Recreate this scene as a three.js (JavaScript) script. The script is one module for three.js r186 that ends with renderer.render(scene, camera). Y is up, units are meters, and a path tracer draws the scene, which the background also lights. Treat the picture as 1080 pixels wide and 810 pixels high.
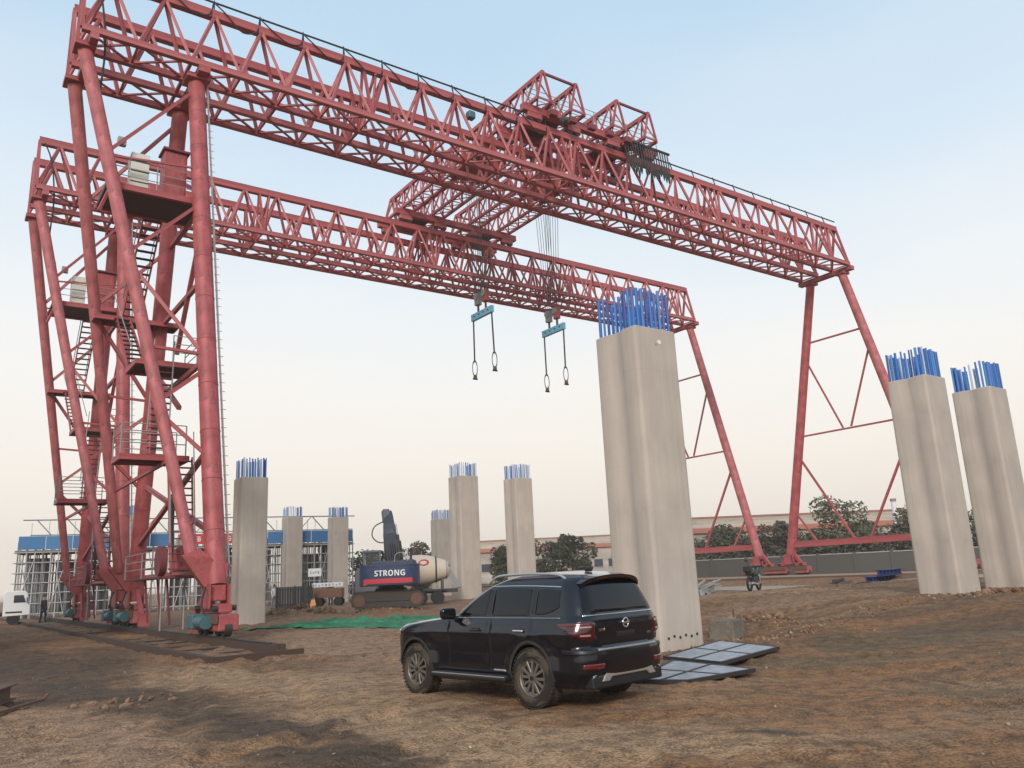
import * as THREE from 'three';
import { mergeGeometries, mergeVertices, toCreasedNormals } from 'three/addons/utils/BufferGeometryUtils.js';
import { RoundedBoxGeometry } from 'three/addons/geometries/RoundedBoxGeometry.js';
import { MarchingCubes } from 'three/addons/objects/MarchingCubes.js';
import { FontLoader } from 'three/addons/loaders/FontLoader.js';
import { TextGeometry } from 'three/addons/geometries/TextGeometry.js';
import { Brush, Evaluator, SUBTRACTION } from 'three-bvh-csg';

// ---------- camera: x runs along the crane girders, -z along the crane rails ----------
const scene = new THREE.Scene();
const camera = new THREE.PerspectiveCamera(50.5, 1024 / 768, 0.1, 3000);
camera.position.set(0, 1.65, 0);
camera.up.set(-0.09535, 0.97259, 0.21207);
camera.lookAt(0.57048, 1.65 + 0.22798, -0.78904);

const lin = (hex) => new THREE.Color(hex);
const rgb = (r, g, b) => new THREE.Color().setRGB(r, g, b);

// ---------- sky: hazy evening blue fading to cream at the horizon ----------
{
  const W = 1024, H = 512, data = new Float32Array(W * H * 4);
  const stops = [[-90, '#8a7a6c'], [-2, '#b9a898'], [0, '#e3d9cc'], [3, '#e8dfd4'], [8, '#ebe5dc'], [13, '#e8e7e4'], [19, '#dde3e7'], [27, '#c9d8e5'], [36, '#b2cbdf'], [50, '#a4c0d8'], [90, '#94b4d0']]
    .map(([e, c]) => [e, new THREE.Color(c)]);
  const wave = (a, e) => Math.sin(a * 3.1 + e * 9.3) * 0.5 + Math.sin(a * 7.3 - e * 21 + 1.7) * 0.3 + Math.sin(a * 15.1 + e * 47 + 0.4) * 0.2;
  const cloud = (x, y) => { let s = 0, k = 0.5; for (let o = 0; o < 5; o++) { const q = 2 ** o, xi = Math.floor(x * q), yi = Math.floor(y * q), fx = x * q - xi, fy = y * q - yi, h = (p, r) => { const n = Math.sin(((p + 64 * q) % (10 * Math.PI * 2 * q | 0)) * 12.9898 + r * 78.233) * 43758.5453; return n - Math.floor(n); }, sx = fx * fx * (3 - 2 * fx), sy = fy * fy * (3 - 2 * fy); s += k * ((h(xi, yi) * (1 - sx) + h(xi + 1, yi) * sx) * (1 - sy) + (h(xi, yi + 1) * (1 - sx) + h(xi + 1, yi + 1) * sx) * sy); k *= 0.5; } return s; };   // thin uneven haze
  for (let j = 0; j < H; j++) for (let i = 0; i < W; i++) {
    const e = ((j + 0.5) / H - 0.5) * 180, a = ((i + 0.5) / W - 0.5) * Math.PI * 2;
    const ee = e + (e > 2 ? (1.6 * wave(a, e / 57.3) + 3.5 * (cloud(a * 5, e * 0.22) - 0.5)) * Math.min(1, e / 15) : 0);
    let k = 0; while (k < stops.length - 2 && stops[k + 1][0] < ee) k++;
    const t = THREE.MathUtils.clamp((ee - stops[k][0]) / (stops[k + 1][0] - stops[k][0]), 0, 1);
    const c = stops[k][1].clone().lerp(stops[k + 1][1], t), q = (j * W + i) * 4;
    data[q] = c.r; data[q + 1] = c.g; data[q + 2] = c.b; data[q + 3] = 1;
  }
  const sky = new THREE.DataTexture(data, W, H, THREE.RGBAFormat, THREE.FloatType);
  sky.mapping = THREE.EquirectangularReflectionMapping; sky.magFilter = THREE.LinearFilter; sky.minFilter = THREE.LinearFilter; sky.wrapS = THREE.RepeatWrapping; sky.needsUpdate = true;
  scene.background = sky; scene.environment = sky;
}
const sun = new THREE.DirectionalLight(rgb(1, 0.94, 0.86), 2.0);
sun.position.set(-55, 62, 55); sun.target.position.set(25, 0, -35);
sun.castShadow = true; sun.shadow.radius = 30; sun.shadow.mapSize.set(4096, 4096);
Object.assign(sun.shadow.camera, { left: -90, right: 90, top: 90, bottom: -90, near: 1, far: 300 });
scene.add(sun, sun.target);
const renderer = new THREE.WebGLRenderer({ antialias: true });
renderer.setSize(1024, 768);
renderer.toneMapping = THREE.LinearToneMapping;
renderer.toneMappingExposure = 1.22;
renderer.shadowMap.enabled = true;
scene.fog = new THREE.FogExp2(lin('#f4ece4'), 0.0008);

// ---------- helpers ----------
let seed = 12345;
const rnd = () => { seed = (seed * 1664525 + 1013904223) >>> 0; return seed / 4294967296; };
const rr = (a, b) => a + (b - a) * rnd();
const V = (x, y, z) => new THREE.Vector3(x, y, z);
const clamp = THREE.MathUtils.clamp, smooth = THREE.MathUtils.smoothstep, lerp = THREE.MathUtils.lerp;
const hash = (x, y) => { let n = (x * 374761393 + y * 668265263) | 0; n = Math.imul(n ^ (n >>> 13), 1274126177); return ((n ^ (n >>> 16)) >>> 0) / 4294967296; };
function vnoise(x, y, per = 0) {
  const xi = Math.floor(x), yi = Math.floor(y), fx = x - xi, fy = y - yi, sx = fx * fx * (3 - 2 * fx), sy = fy * fy * (3 - 2 * fy);
  const w = (a) => per ? ((a % per) + per) % per : a;
  const a = hash(w(xi), w(yi)), b = hash(w(xi + 1), w(yi)), c = hash(w(xi), w(yi + 1)), d = hash(w(xi + 1), w(yi + 1));
  return lerp(lerp(a, b, sx), lerp(c, d, sx), sy);
}
function fbm(x, y, oct = 4, per = 0) { let s = 0, a = 0.5, n = 0; for (let i = 0; i < oct; i++) { s += a * vnoise(x, y, per); n += a; a *= 0.5; x *= 2; y *= 2; per *= 2; } return s / n; }
function tex(w, h, fn, srgb = true) {   // fn(u, v) -> [r, g, b] in 0..1
  const d = new Uint8Array(w * h * 4);
  for (let j = 0; j < h; j++) for (let i = 0; i < w; i++) { const c = fn(i / w, j / h), q = (j * w + i) * 4; d[q] = clamp(c[0], 0, 1) * 255; d[q + 1] = clamp(c[1], 0, 1) * 255; d[q + 2] = clamp(c[2], 0, 1) * 255; d[q + 3] = 255; }
  const t = new THREE.DataTexture(d, w, h); t.magFilter = THREE.LinearFilter; t.minFilter = THREE.LinearMipmapLinearFilter; t.generateMipmaps = true; t.wrapS = t.wrapT = THREE.RepeatWrapping;
  if (srgb) t.colorSpace = THREE.SRGBColorSpace; t.needsUpdate = true; return t;
}
const std = (o) => new THREE.MeshStandardMaterial(o);
const phys = (o) => new THREE.MeshPhysicalMaterial(o);

const used = {};
const numbered = (n) => { const k = used[n] = (used[n] ?? -1) + 1; return k ? `${n}_${String(k).padStart(3, '0')}` : n; };
function tag(o, label, category, group, kind) { if (label) o.userData.label = label; if (category) o.userData.category = category; if (group) o.userData.group = group; if (kind) o.userData.kind = kind; return o; }
function thing(name, label, category, [x, y, z] = [0, 0, 0], turn = 0, group) {
  const o = new THREE.Group(); o.name = numbered(name); o.position.set(x, y, z); o.rotation.y = turn; scene.add(o); return tag(o, label, category, group, 'thing');
}
function mesh(name, geo, mat, parent) {
  const m = new THREE.Mesh(geo, mat); m.name = parent ? name : numbered(name); m.castShadow = m.receiveShadow = true; (parent ?? scene).add(m); return m;
}
const UNIT_BOX = new THREE.BoxGeometry(1, 1, 1), UNIT_CYL = new THREE.CylinderGeometry(1, 1, 1, 10), UNIT_CYL6 = new THREE.CylinderGeometry(1, 1, 1, 6), UNIT_CYL20 = new THREE.CylinderGeometry(1, 1, 1, 24);
function box(name, [cx, cy, cz], [sx, sy, sz], mat, parent, rot) { const m = mesh(name, UNIT_BOX, mat, parent); m.position.set(cx, cy, cz); m.scale.set(sx, sy, sz); if (rot) m.rotation.set(...rot); return m; }
const rboxCache = {};
function rbox(name, [cx, cy, cz], [sx, sy, sz], r, mat, parent, rot) {
  const k = [sx, sy, sz, r].join(); const m = mesh(name, rboxCache[k] ??= new RoundedBoxGeometry(sx, sy, sz, 2, r), mat, parent); m.position.set(cx, cy, cz); if (rot) m.rotation.set(...rot); return m;
}
const YUP = V(0, 1, 0);
function tube(name, a, b, r, mat, parent, geo = UNIT_CYL) {   // straight round bar between two points
  const d = b.clone().sub(a), m = mesh(name, geo, mat, parent); m.position.copy(a).add(b).multiplyScalar(0.5); m.quaternion.setFromUnitVectors(YUP, d.clone().normalize()); m.scale.set(r, d.length(), r); return m;
}
function bar(name, a, b, w, t, mat, parent, up = V(0, 1, 0)) {   // straight square bar: w across, t along `up`
  const d = b.clone().sub(a), L = d.length(), m = mesh(name, UNIT_BOX, mat, parent); d.normalize();
  const x = up.clone().cross(d); if (x.lengthSq() < 1e-6) x.set(1, 0, 0); x.normalize(); const u = d.clone().cross(x);
  m.quaternion.setFromRotationMatrix(new THREE.Matrix4().makeBasis(x, u, d)); m.position.copy(a).add(b).multiplyScalar(0.5); m.scale.set(w, t, L); return m;
}
function coneTube(name, a, b, r0, r1, mat, parent, seg = 22) {   // tapered tube, uv in metres
  const d = b.clone().sub(a), L = d.length(), g = new THREE.CylinderGeometry(r1, r0, L, seg, 1), uv = g.attributes.uv;
  for (let i = 0; i < uv.count; i++) uv.setXY(i, uv.getX(i) * 0.9, uv.getY(i) * L * 0.4);
  const m = mesh(name, g, mat, parent); m.position.copy(a).add(b).multiplyScalar(0.5); m.quaternion.setFromUnitVectors(YUP, d.normalize()); return m;
}
function cable(name, pts, r, mat, parent, seg = 6) { const c = new THREE.CatmullRomCurve3(pts); return mesh(name, new THREE.TubeGeometry(c, Math.max(4, pts.length * 4), r, seg), mat, parent); }
function metric(geo) { const p = geo.attributes.position, n = geo.attributes.normal, uv = new Float32Array(p.count * 2); for (let i = 0; i < p.count; i++) { const ax = Math.abs(n.getX(i)), ay = Math.abs(n.getY(i)), az = Math.abs(n.getZ(i)); if (ay > ax && ay > az) { uv[2 * i] = p.getX(i); uv[2 * i + 1] = p.getZ(i); } else if (ax > az) { uv[2 * i] = p.getZ(i); uv[2 * i + 1] = p.getY(i); } else { uv[2 * i] = p.getX(i); uv[2 * i + 1] = p.getY(i); } } geo.setAttribute('uv', new THREE.BufferAttribute(uv, 2)); return geo; }
function patch(nu, nv, fn) {   // grid surface fn(s, t) -> [x, y, z]
  const pos = [], uv = [], idx = [];
  for (let j = 0; j <= nv; j++) for (let i = 0; i <= nu; i++) { pos.push(...fn(i / nu, j / nv)); uv.push(i / nu, j / nv); }
  for (let j = 0; j < nv; j++) for (let i = 0; i < nu; i++) { const a = j * (nu + 1) + i, b = a + 1, c = a + nu + 1, d = c + 1; idx.push(a, b, d, a, d, c); }
  const g = new THREE.BufferGeometry(); g.setAttribute('position', new THREE.Float32BufferAttribute(pos, 3)); g.setAttribute('uv', new THREE.Float32BufferAttribute(uv, 2)); g.setIndex(idx); g.computeVertexNormals(); return g;
}
const curve = (pts) => (t) => { if (t <= pts[0][0]) return pts[0][1]; for (let i = 1; i < pts.length; i++) if (t <= pts[i][0]) { const k = (t - pts[i - 1][0]) / (pts[i][0] - pts[i - 1][0]); return lerp(pts[i - 1][1], pts[i][1], k); } return pts[pts.length - 1][1]; };
const font = await new FontLoader().loadAsync('fonts/droid/droid_sans_bold.typeface.json');
function text(name, s, size, depth, mat, parent) { const g = new TextGeometry(s, { font, size, depth, curveSegments: 4, bevelEnabled: false }); g.center(); return mesh(name, g, mat, parent); }

// ---------- shared materials ----------
const paintTex = tex(512, 512, (u, v) => {           // sun-bleached red paint with rust freckles, chips and runs
  const n = fbm(u * 6, v * 6, 5, 6), f = vnoise(u * 110, v * 110, 110), run = fbm(u * 40, v * 3, 3), big = fbm(u * 3 + 9, v * 3, 3, 3);
  const rust = smooth(f * 0.35 + fbm(u * 14, v * 14, 4, 14) * 0.55 + run * 0.3, 0.68, 0.8), b = 0.88 + 0.18 * (n - 0.5) + 0.1 * (big - 0.5) + 0.08 * (run - 0.5);
  return [lerp(b, 0.55, rust * 0.6), lerp(b + 0.05 * (big - 0.5), 0.56, rust * 0.5), lerp(b + 0.07 * (big - 0.5), 0.54, rust * 0.5)];
});
const M = {
  red: std({ color: rgb(0.53, 0.11, 0.112), map: paintTex, roughness: 0.55 }),
  redFaded: std({ color: rgb(0.59, 0.158, 0.16), map: paintTex, roughness: 0.62 }),
  redFresh: std({ color: rgb(0.53, 0.105, 0.108), map: paintTex, roughness: 0.5 }),
  redDark: std({ color: rgb(0.19, 0.04, 0.05), roughness: 0.7 }),
  grating: std({ color: rgb(0.1, 0.055, 0.06), roughness: 0.8 }),
  steelDark: std({ color: rgb(0.05, 0.045, 0.045), roughness: 0.6, metalness: 0.4 }),
  galv: std({ color: rgb(0.42, 0.41, 0.4), roughness: 0.5, metalness: 0.5 }),
  galvDull: std({ color: rgb(0.3, 0.29, 0.28), roughness: 0.7 }),
  black: std({ color: rgb(0.015, 0.015, 0.017), roughness: 0.6 }),
  rubber: std({ color: rgb(0.022, 0.021, 0.02), roughness: 0.85 }),
  teal: std({ color: rgb(0.055, 0.13, 0.15), roughness: 0.5 }),
  skyBlue: std({ color: rgb(0.17, 0.47, 0.62), roughness: 0.5 }),
  cream: std({ color: rgb(0.66, 0.64, 0.56), roughness: 0.6 }),
  white: std({ color: rgb(0.78, 0.78, 0.77), roughness: 0.5 }),
  blue: std({ color: rgb(0.03, 0.12, 0.5), roughness: 0.45 }),
  rust: std({ color: rgb(0.14, 0.075, 0.05), roughness: 0.9 }),
};
const REDS = [M.red, M.red, M.redFaded, M.redFresh];
Object.defineProperty(M, 'anyRed', { get: () => REDS[Math.floor(rnd() * 4)] });   // each steel member was painted at its own time
// ---------- ground ----------
const bell = (x, y, cx, cy, rx, ry, a = 0) => { const dx = x - cx, dy = y - cy, c = Math.cos(a), s = Math.sin(a), p = (dx * c + dy * s) / rx, q = (-dx * s + dy * c) / ry; return Math.exp(-(p * p + q * q)); };
const CAR = { u: 7.29, v: 8.93, turn: 1.711 };
function groundY(u, v) {        // u along the girders, v away from the camera along the rails
  let y = 0;
  y += 0.47 * smooth(u - 0.25 * v, 15.5, 22) * (1 - smooth(v, 22, 34)) * (1 - smooth(u, 45, 60));      // the site rises towards the right-hand piers
  y += 0.42 * smooth(u, 49, 52.5);                                                                  // rail embankment
  y += 0.35 * bell(u, v, 17, 43.6, 2.2, 1.0, 0.3) + 0.3 * bell(u, v, 20.5, 40.5, 1.6, 1.2);            // spoil heaps before the barrier
  y += 0.22 * bell(u, v, 18.8, 14.9, 1.3, 0.9, 0.5) + 0.16 * bell(u, v, 16.7, 11.6, 1.6, 0.7, 0.9) + 0.14 * bell(u, v, 20.5, 13.4, 2.2, 0.8, 0.4);
  y += 0.35 * bell(u, v, 34, 48, 5, 3) + 0.3 * bell(u, v, 28, 40, 3, 2);
  const flat = 1 - 0.85 * bell(u, v, 7.4, 10.3, 2.2, 2.8), near = 1 - smooth(Math.hypot(u, v), 40, 90);
  y += flat * near * ((fbm(u * 0.35 + 7, v * 0.35 + 3, 3) - 0.5) * 0.16 + (fbm(u * 1.7, v * 1.7 + 9, 3) - 0.5) * 0.07);
  const lump = smooth(fbm(u * 0.8 + 31, v * 0.8, 2), 0.52, 0.72), path = smooth(Math.abs(u * 0.93 + v * 0.36 - 9.4), 0.5, 2.6);
  y += flat * near * lump * path * (fbm(u * 5.2, v * 5.2, 3) - 0.42) * 0.16;
  const k = u * 0.45 - v * 0.893;  // two tyre tracks passing left of the car
  for (const c of [-7.0, -5.4]) { const w = (k - c - 0.4 * Math.sin(u * 0.35)) / 0.19; y += near * flat * (-0.06 * Math.exp(-w * w) + 0.025 * Math.exp(-((Math.abs(w) - 1.7) ** 2) * 2)); }
  const k2 = u * 0.955 - v * 0.296 + 0.25 * Math.sin(v * 0.4);   // and two that cross the left foreground
  for (const c of [-0.9, 0.65]) { const w = (k2 - c) / 0.19; y += near * flat * (-0.05 * Math.exp(-w * w) + 0.02 * Math.exp(-((Math.abs(w) - 1.7) ** 2) * 2)); }
  const rp = 0.816 * u - 0.577 * v, rq = 0.577 * u + 0.816 * v;
  y += flat * near * 0.09 * (fbm(rp * 0.28 + 7, rq * 1.9, 4) - 0.5) * -1;
  y -= 0.3 * bell(u, v, 15.6, 13.4, 0.9, 0.55, 0.4);
  return y;
}
{
  const N = 620, pos = [], col = [], uv = [], idx = [];
  const map1 = (t, c, near, far) => { const s = Math.sign(t), a = Math.abs(t), k = 5.2; return c + s * (near * a * 1.0 + far * (Math.exp(k * a) - 1 - k * a) / (Math.exp(k) - 1 - k)); };
  const C = { brown: [0.31, 0.152, 0.066], red: [0.34, 0.155, 0.06], pale: [0.44, 0.262, 0.142], pink: [0.39, 0.225, 0.13], dark: [0.105, 0.061, 0.034], grey: [0.225, 0.145, 0.082], olive: [0.165, 0.112, 0.052], concrete: [0.36, 0.32, 0.27] };
  const spots = [   // soil patches: place, radii, turn, colour, strength
    [5.2, 15.0, 1.6, 5.5, 0.25, 'pale', 0.9], [4.7, 8.6, 1.1, 3.2, 0.2, 'pale', 0.95], [6.2, 6.2, 2.2, 1.0, -0.6, 'pale', 0.8], [8.6, 5.0, 2.0, 0.6, -0.6, 'pink', 0.6], [9.5, 22, 2.8, 4.5, 0.2, 'pink', 0.95], [12.5, 27, 3, 3.4, 0.3, 'pink', 0.9], [8.2, 15.5, 1.4, 2.4, 0.2, 'pink', 0.6],
    [1.4, 11.4, 1.2, 3.6, 0.05, 'pink', 1], [1.6, 7.6, 0.9, 2.2, 0.1, 'pink', 1], [0.6, 16.2, 1.3, 3, 0, 'pink', 0.8],
    [2.6, 22, 1.7, 6, -0.08, 'dark', 0.85], [3.0, 15.4, 0.75, 3.6, 0.22, 'dark', 0.85], [3.5, 10.4, 0.5, 2.4, 0.16, 'dark', 0.95], [3.45, 7.6, 0.5, 1.5, 0.1, 'dark', 0.95], [1.4, 30, 2, 8, 0, 'dark', 0.75], [4.6, 26, 0.7, 5, -0.1, 'dark', 0.5],
    [13.2, 8.6, 2.0, 0.9, -0.5, 'olive', 0.6], [16.5, 9.2, 2.6, 1.2, -0.4, 'olive', 0.75], [19.5, 9.6, 2.6, 1.4, -0.4, 'dark', 0.5], [10.5, 6.0, 1.6, 0.5, -0.6, 'grey', 0.6], [18.5, 12.8, 2.4, 0.8, -0.4, 'red', 0.8], [9.4, 6.6, 1.4, 0.6, -0.55, 'red', 0.9], [8.2, 5.4, 1.4, 0.6, -0.6, 'red', 0.7], [12.4, 7.4, 1.4, 0.4, -0.5, 'red', 0.6],
    [10.8, 5.4, 0.9, 0.35, -0.6, 'olive', 0.55], [14.6, 7.4, 1.2, 0.4, -0.5, 'olive', 0.45], [9.2, 7.4, 0.6, 0.25, -0.5, 'olive', 0.4], [14.8, 10.8, 1.0, 0.5, -0.4, 'dark', 0.55], [7.0, 5.6, 0.25, 0.12, -0.6, 'dark', 0.9], [6.2, 5.9, 0.2, 0.1, -0.6, 'dark', 0.9],
    [17.2, 14.2, 1.2, 0.8, 0.3, 'dark', 0.5], [16.2, 11.8, 1.5, 0.45, -0.4, 'dark', 0.6], [22, 12.2, 3.4, 0.6, -0.3, 'dark', 0.5], [24, 17.5, 5, 1.5, -0.5, 'pink', 0.7], [30, 22, 6, 2.2, -0.5, 'pale', 0.7], [26, 15.4, 4, 0.8, -0.4, 'pink', 0.6],
  ];
  for (let j = 0; j <= N; j++) for (let i = 0; i <= N; i++) {
    const u = map1(i / N * 2 - 1, 9, 34, 430), v = map1(j / N * 2 - 1, 13, 34, 430);
    pos.push(u, groundY(u, v), -v); uv.push(u / 3, v / 3);
    const n1 = fbm(u * 0.22 + 3, v * 0.22 + 11, 4), n2 = fbm(u * 1.1 + 50, v * 1.1, 4), n3 = fbm(u * 5, v * 5 + 40, 3);
    const sp = 0.816 * u - 0.577 * v, sq = 0.577 * u + 0.816 * v, k1 = fbm(sp * 0.28 + 7, sq * 1.9, 4), k2 = fbm(sp * 0.2 + 70, sq * 1.2 + 9, 4), k3 = fbm(sp * 0.9 + 20, sq * 5, 3); let c = [...C.brown];
    const mix = (k, a) => { for (let q = 0; q < 3; q++) c[q] = lerp(c[q], C[k][q], clamp(a, 0, 1)); };
    mix('red', smooth(n1, 0.42, 0.62) * 0.7); mix('grey', smooth(fbm(u * 0.3 + 90, v * 0.5, 3), 0.55, 0.72) * 0.5);
    mix('dark', smooth(n2 * 0.6 + n3 * 0.5, 0.60, 0.74) * 0.28); mix('pale', smooth(n3 * 0.6 + n2 * 0.4, 0.63, 0.76) * 0.35);
    { const fd = 1 - smooth(sq, 25, 60); mix('dark', fd * 0.32 * smooth(k1, 0.54, 0.7)); mix('pale', fd * 0.5 * smooth(k2, 0.55, 0.7)); mix('red', fd * 0.4 * smooth(k3, 0.5, 0.65)); mix('dark', fd * 0.35 * smooth(k3, 0.3, 0.42) * (1 - smooth(k3, 0.42, 0.5))); }
    if (v > 30 && u > 8 && u < 60) mix('pink', 0.5 * smooth(v, 30, 40));
    for (const [a, b, rx, ry, t, k, s] of spots) { const d = bell(u + (n2 - 0.5) * 1.2, v + (n3 - 0.5) * 1.2, a, b, rx, ry, t); if (d > 0.02) mix(k, Math.min(1, s) * smooth(d + (n2 - 0.5) * 0.7 + (n3 - 0.5) * 0.5 + (k3 - 0.5) * 0.4, 0.2, 0.6)); }
    const f = 0.86 + 0.28 * n3; col.push(c[0] * f, c[1] * f, c[2] * f);
  }
  for (let j = 0; j < N; j++) for (let i = 0; i < N; i++) { const a = j * (N + 1) + i; idx.push(a, a + 1, a + N + 2, a, a + N + 2, a + N + 1); }
  const g = new THREE.BufferGeometry(); g.setAttribute('position', new THREE.Float32BufferAttribute(pos, 3)); g.setAttribute('color', new THREE.Float32BufferAttribute(col, 3)); g.setAttribute('uv', new THREE.Float32BufferAttribute(uv, 2)); g.setIndex(idx); g.computeVertexNormals();
  const grain = (u, v) => 0.55 * fbm(u * 24, v * 24, 4, 24) + 0.45 * vnoise(u * 170, v * 170, 170);
  const m = tex(1024, 1024, (u, v) => { const k = grain(u, v), p = smooth(vnoise(u * 80 + 5, v * 80, 80), 0.86, 0.93), b = 0.86 + 1.0 * (k - 0.5); return [lerp(b * 1.01, 0.98, p * 0.5), lerp(b, 0.96, p * 0.5), lerp(b * 0.985, 0.93, p * 0.5)]; });
  const bmp = tex(1024, 1024, (u, v) => { const k = grain(u, v) * 0.8 + 0.3 * smooth(vnoise(u * 80 + 5, v * 80, 80), 0.8, 0.95); return [k, k, k]; }, false);
  tag(mesh('ground', g, std({ vertexColors: true, map: m, bumpMap: bmp, bumpScale: 0.045, roughness: 0.97 })), 'bare brown earth of the construction site', 'ground', null, 'structure');
}
const put = (u, v, dy = 0) => [u, groundY(u, v) + dy, -v];

// loose stones and clods, too many to count
{
  const shapes = new THREE.IcosahedronGeometry(1, 1), p = shapes.attributes.position;
  for (let i = 0; i < p.count; i++) { const n = 0.75 + 0.5 * hash(Math.round(p.getX(i) * 50), Math.round(p.getY(i) * 50 + p.getZ(i) * 131)); p.setXYZ(i, p.getX(i) * n, p.getY(i) * n * 0.7, p.getZ(i) * n); }
  const g = toCreasedNormals(shapes, 0.6), n = 6000, im = new THREE.InstancedMesh(g, std({ color: 0xffffff, roughness: 0.95 }), n), m4 = new THREE.Matrix4(), q = new THREE.Quaternion(), e = new THREE.Euler();
  const heaps = [[18.4, 14.8, 1.5, 1.0], [16.6, 11.8, 1.6, 0.6], [20, 13.4, 2.4, 0.8], [25.5, 13.0, 2.2, 1.2], [29.5, 13, 2, 1.2], [17, 43.6, 2.4, 1.2], [20.5, 40.5, 2, 1.4], [30, 20.5, 5, 1.4], [14.6, 12.0, 1.0, 0.7], [13.4, 12.0, 1.6, 0.5]];
  for (let i = 0; i < n; i++) {
    let u, v, s;
    if (i < 2600) { const h = heaps[i % heaps.length]; const g1 = rr(-1, 1) + rr(-1, 1), g2 = rr(-1, 1) + rr(-1, 1); u = h[0] + g1 * h[2] * 0.6; v = h[1] + g2 * h[3] * 0.6; s = 0.01 + 0.038 * rnd() ** 3 * (h[1] > 30 ? 2 : 1); }
    else { const d = 3 + 26 * rnd() ** 1.4, a = 0.626 + rr(-0.62, 0.62); u = d * Math.sin(a); v = d * Math.cos(a); s = 0.005 + 0.016 * rnd() ** 4; }
    if (Math.abs(u - 7.2) < 1.05 && v > 7.7 && v < 12.8) s = 0.004;
    e.set(rnd() * 6, rnd() * 6, rnd() * 6); q.setFromEuler(e); m4.compose(V(u, groundY(u, v) + s * 0.25, -v), q, V(s, s * rr(0.6, 1), s * rr(0.7, 1.2))); im.setMatrixAt(i, m4);
    const t = rnd(), b = rr(0.75, 1.25); im.setColorAt(i, t < 0.75 ? rgb(0.22 * b, 0.125 * b, 0.065 * b) : t < 0.97 ? rgb(0.3 * b, 0.195 * b, 0.12 * b) : rgb(0.38 * b, 0.31 * b, 0.24 * b));
  }
  im.name = 'loose_stones'; im.castShadow = im.receiveShadow = true; scene.add(im); tag(im, 'loose stones and clods scattered over the bare earth', 'stones', null, 'stuff');
}
// pale haul road in front of the far crane rail
{
  const g = patch(8, 120, (s, t) => { const u = lerp(42.5, 49.4, s), v = lerp(-10, 120, t); return [u + 0.5 * Math.sin(v * 0.2) * (s - 0.5), groundY(u, v) + 0.03, -v]; });
  tag(mesh('haul_road', g, std({ color: rgb(0.34, 0.28, 0.21), roughness: 0.95 })), 'pale dusty haul road before the far crane rail', 'road', null, 'structure');
}
// ---------- gantry cranes (local frame: x along the girder, +z towards the camera) ----------
const GZ = 1.34, BW = 0.715, GH = 22.87, GT = 25.87, UL = 3.05, UR = 53.86, CU = 7.6, HALF = 6.12;   // girder half gap, chord half gap, chord heights, ends, column line, half wheelbase
const legZ = (y, s) => s * (GZ + (GH - y) / (GH - 1.9) * (HALF - GZ));
function triTruss(root, zc, [u0, u1], { bottom, top, half, step, chord, lower, diag, lace, along = 'x', post = 0 }) {
  const Q = (a, y, b) => along === 'x' ? V(a, y, zc + b) : V(zc + b, y, a);
  bar('top_chord', Q(u0, top, 0), Q(u1, top, 0), chord[0], chord[1], M.anyRed, root);
  for (const s of [-1, 1]) bar('bottom_chord', Q(u0, bottom, s * half), Q(u1, bottom, s * half), lower[0], lower[1], M.anyRed, root);
  const n = Math.round((u1 - u0) / step), st = (u1 - u0) / n;
  for (let k = 0; k < n; k++) {
    const a = u0 + k * st, m = a + st / 2, b = a + st;
    for (const s of [-1, 1]) {
      bar('truss_diagonal', Q(a, bottom, s * half * 0.96), Q(m, top, s * 0.06), diag, diag, M.anyRed, root);
      bar('truss_diagonal', Q(m, top, s * 0.06), Q(b, bottom, s * half * 0.96), diag, diag, M.anyRed, root);
    }
    bar('lacing_bar', Q(a, bottom, (k % 2 ? -1 : 1) * half), Q(b, bottom, (k % 2 ? 1 : -1) * half), lace, lace * 0.8, M.anyRed, root);
    bar('lacing_bar', Q(a, bottom, (k % 2 ? 1 : -1) * half), Q(b, bottom, (k % 2 ? -1 : 1) * half), lace, lace, M.anyRed, root);
    bar('cross_strut', Q(b, bottom, -half), Q(b, bottom, half), lace, lace, M.anyRed, root);
    if (post && k % post === 0 && k) for (const s of [-1, 1]) { bar('joint_post', Q(a, bottom, s * half), Q(a - 0.12, top, s * 0.05), diag, diag, M.anyRed, root); bar('joint_post', Q(a, bottom, s * half), Q(a + 0.55, top, s * 0.05), diag * 0.8, diag * 0.8, M.anyRed, root); }
  }
  for (const a of [u0 + 0.02, u1 - 0.02]) for (const s of [-1, 1]) bar('end_post', Q(a, bottom, s * half), Q(a, top, s * 0.06), diag * 1.15, diag * 1.15, M.anyRed, root);
  return { n, st };
}
function railing(root, pts, hgt = 1.05) {   // thin pipe guard rail along a polyline of floor points
  const g = [];
  const add = (a, b, r) => { const d = b.clone().sub(a), c = new THREE.CylinderGeometry(r, r, d.length(), 5), o = new THREE.Object3D(); o.position.copy(a).add(b).multiplyScalar(0.5); o.quaternion.setFromUnitVectors(YUP, d.normalize()); o.updateMatrix(); c.applyMatrix4(o.matrix); g.push(c); };
  pts.forEach((p, i) => { add(p, V(p.x, p.y + hgt, p.z), 0.024); if (i) for (const k of [0.36, 0.68, 1]) add(V(pts[i - 1].x, pts[i - 1].y + hgt * k, pts[i - 1].z), V(p.x, p.y + hgt * k, p.z), 0.019); });
  return mesh('guard_rail', mergeGeometries(g), M.galvDull, root);
}
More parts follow.
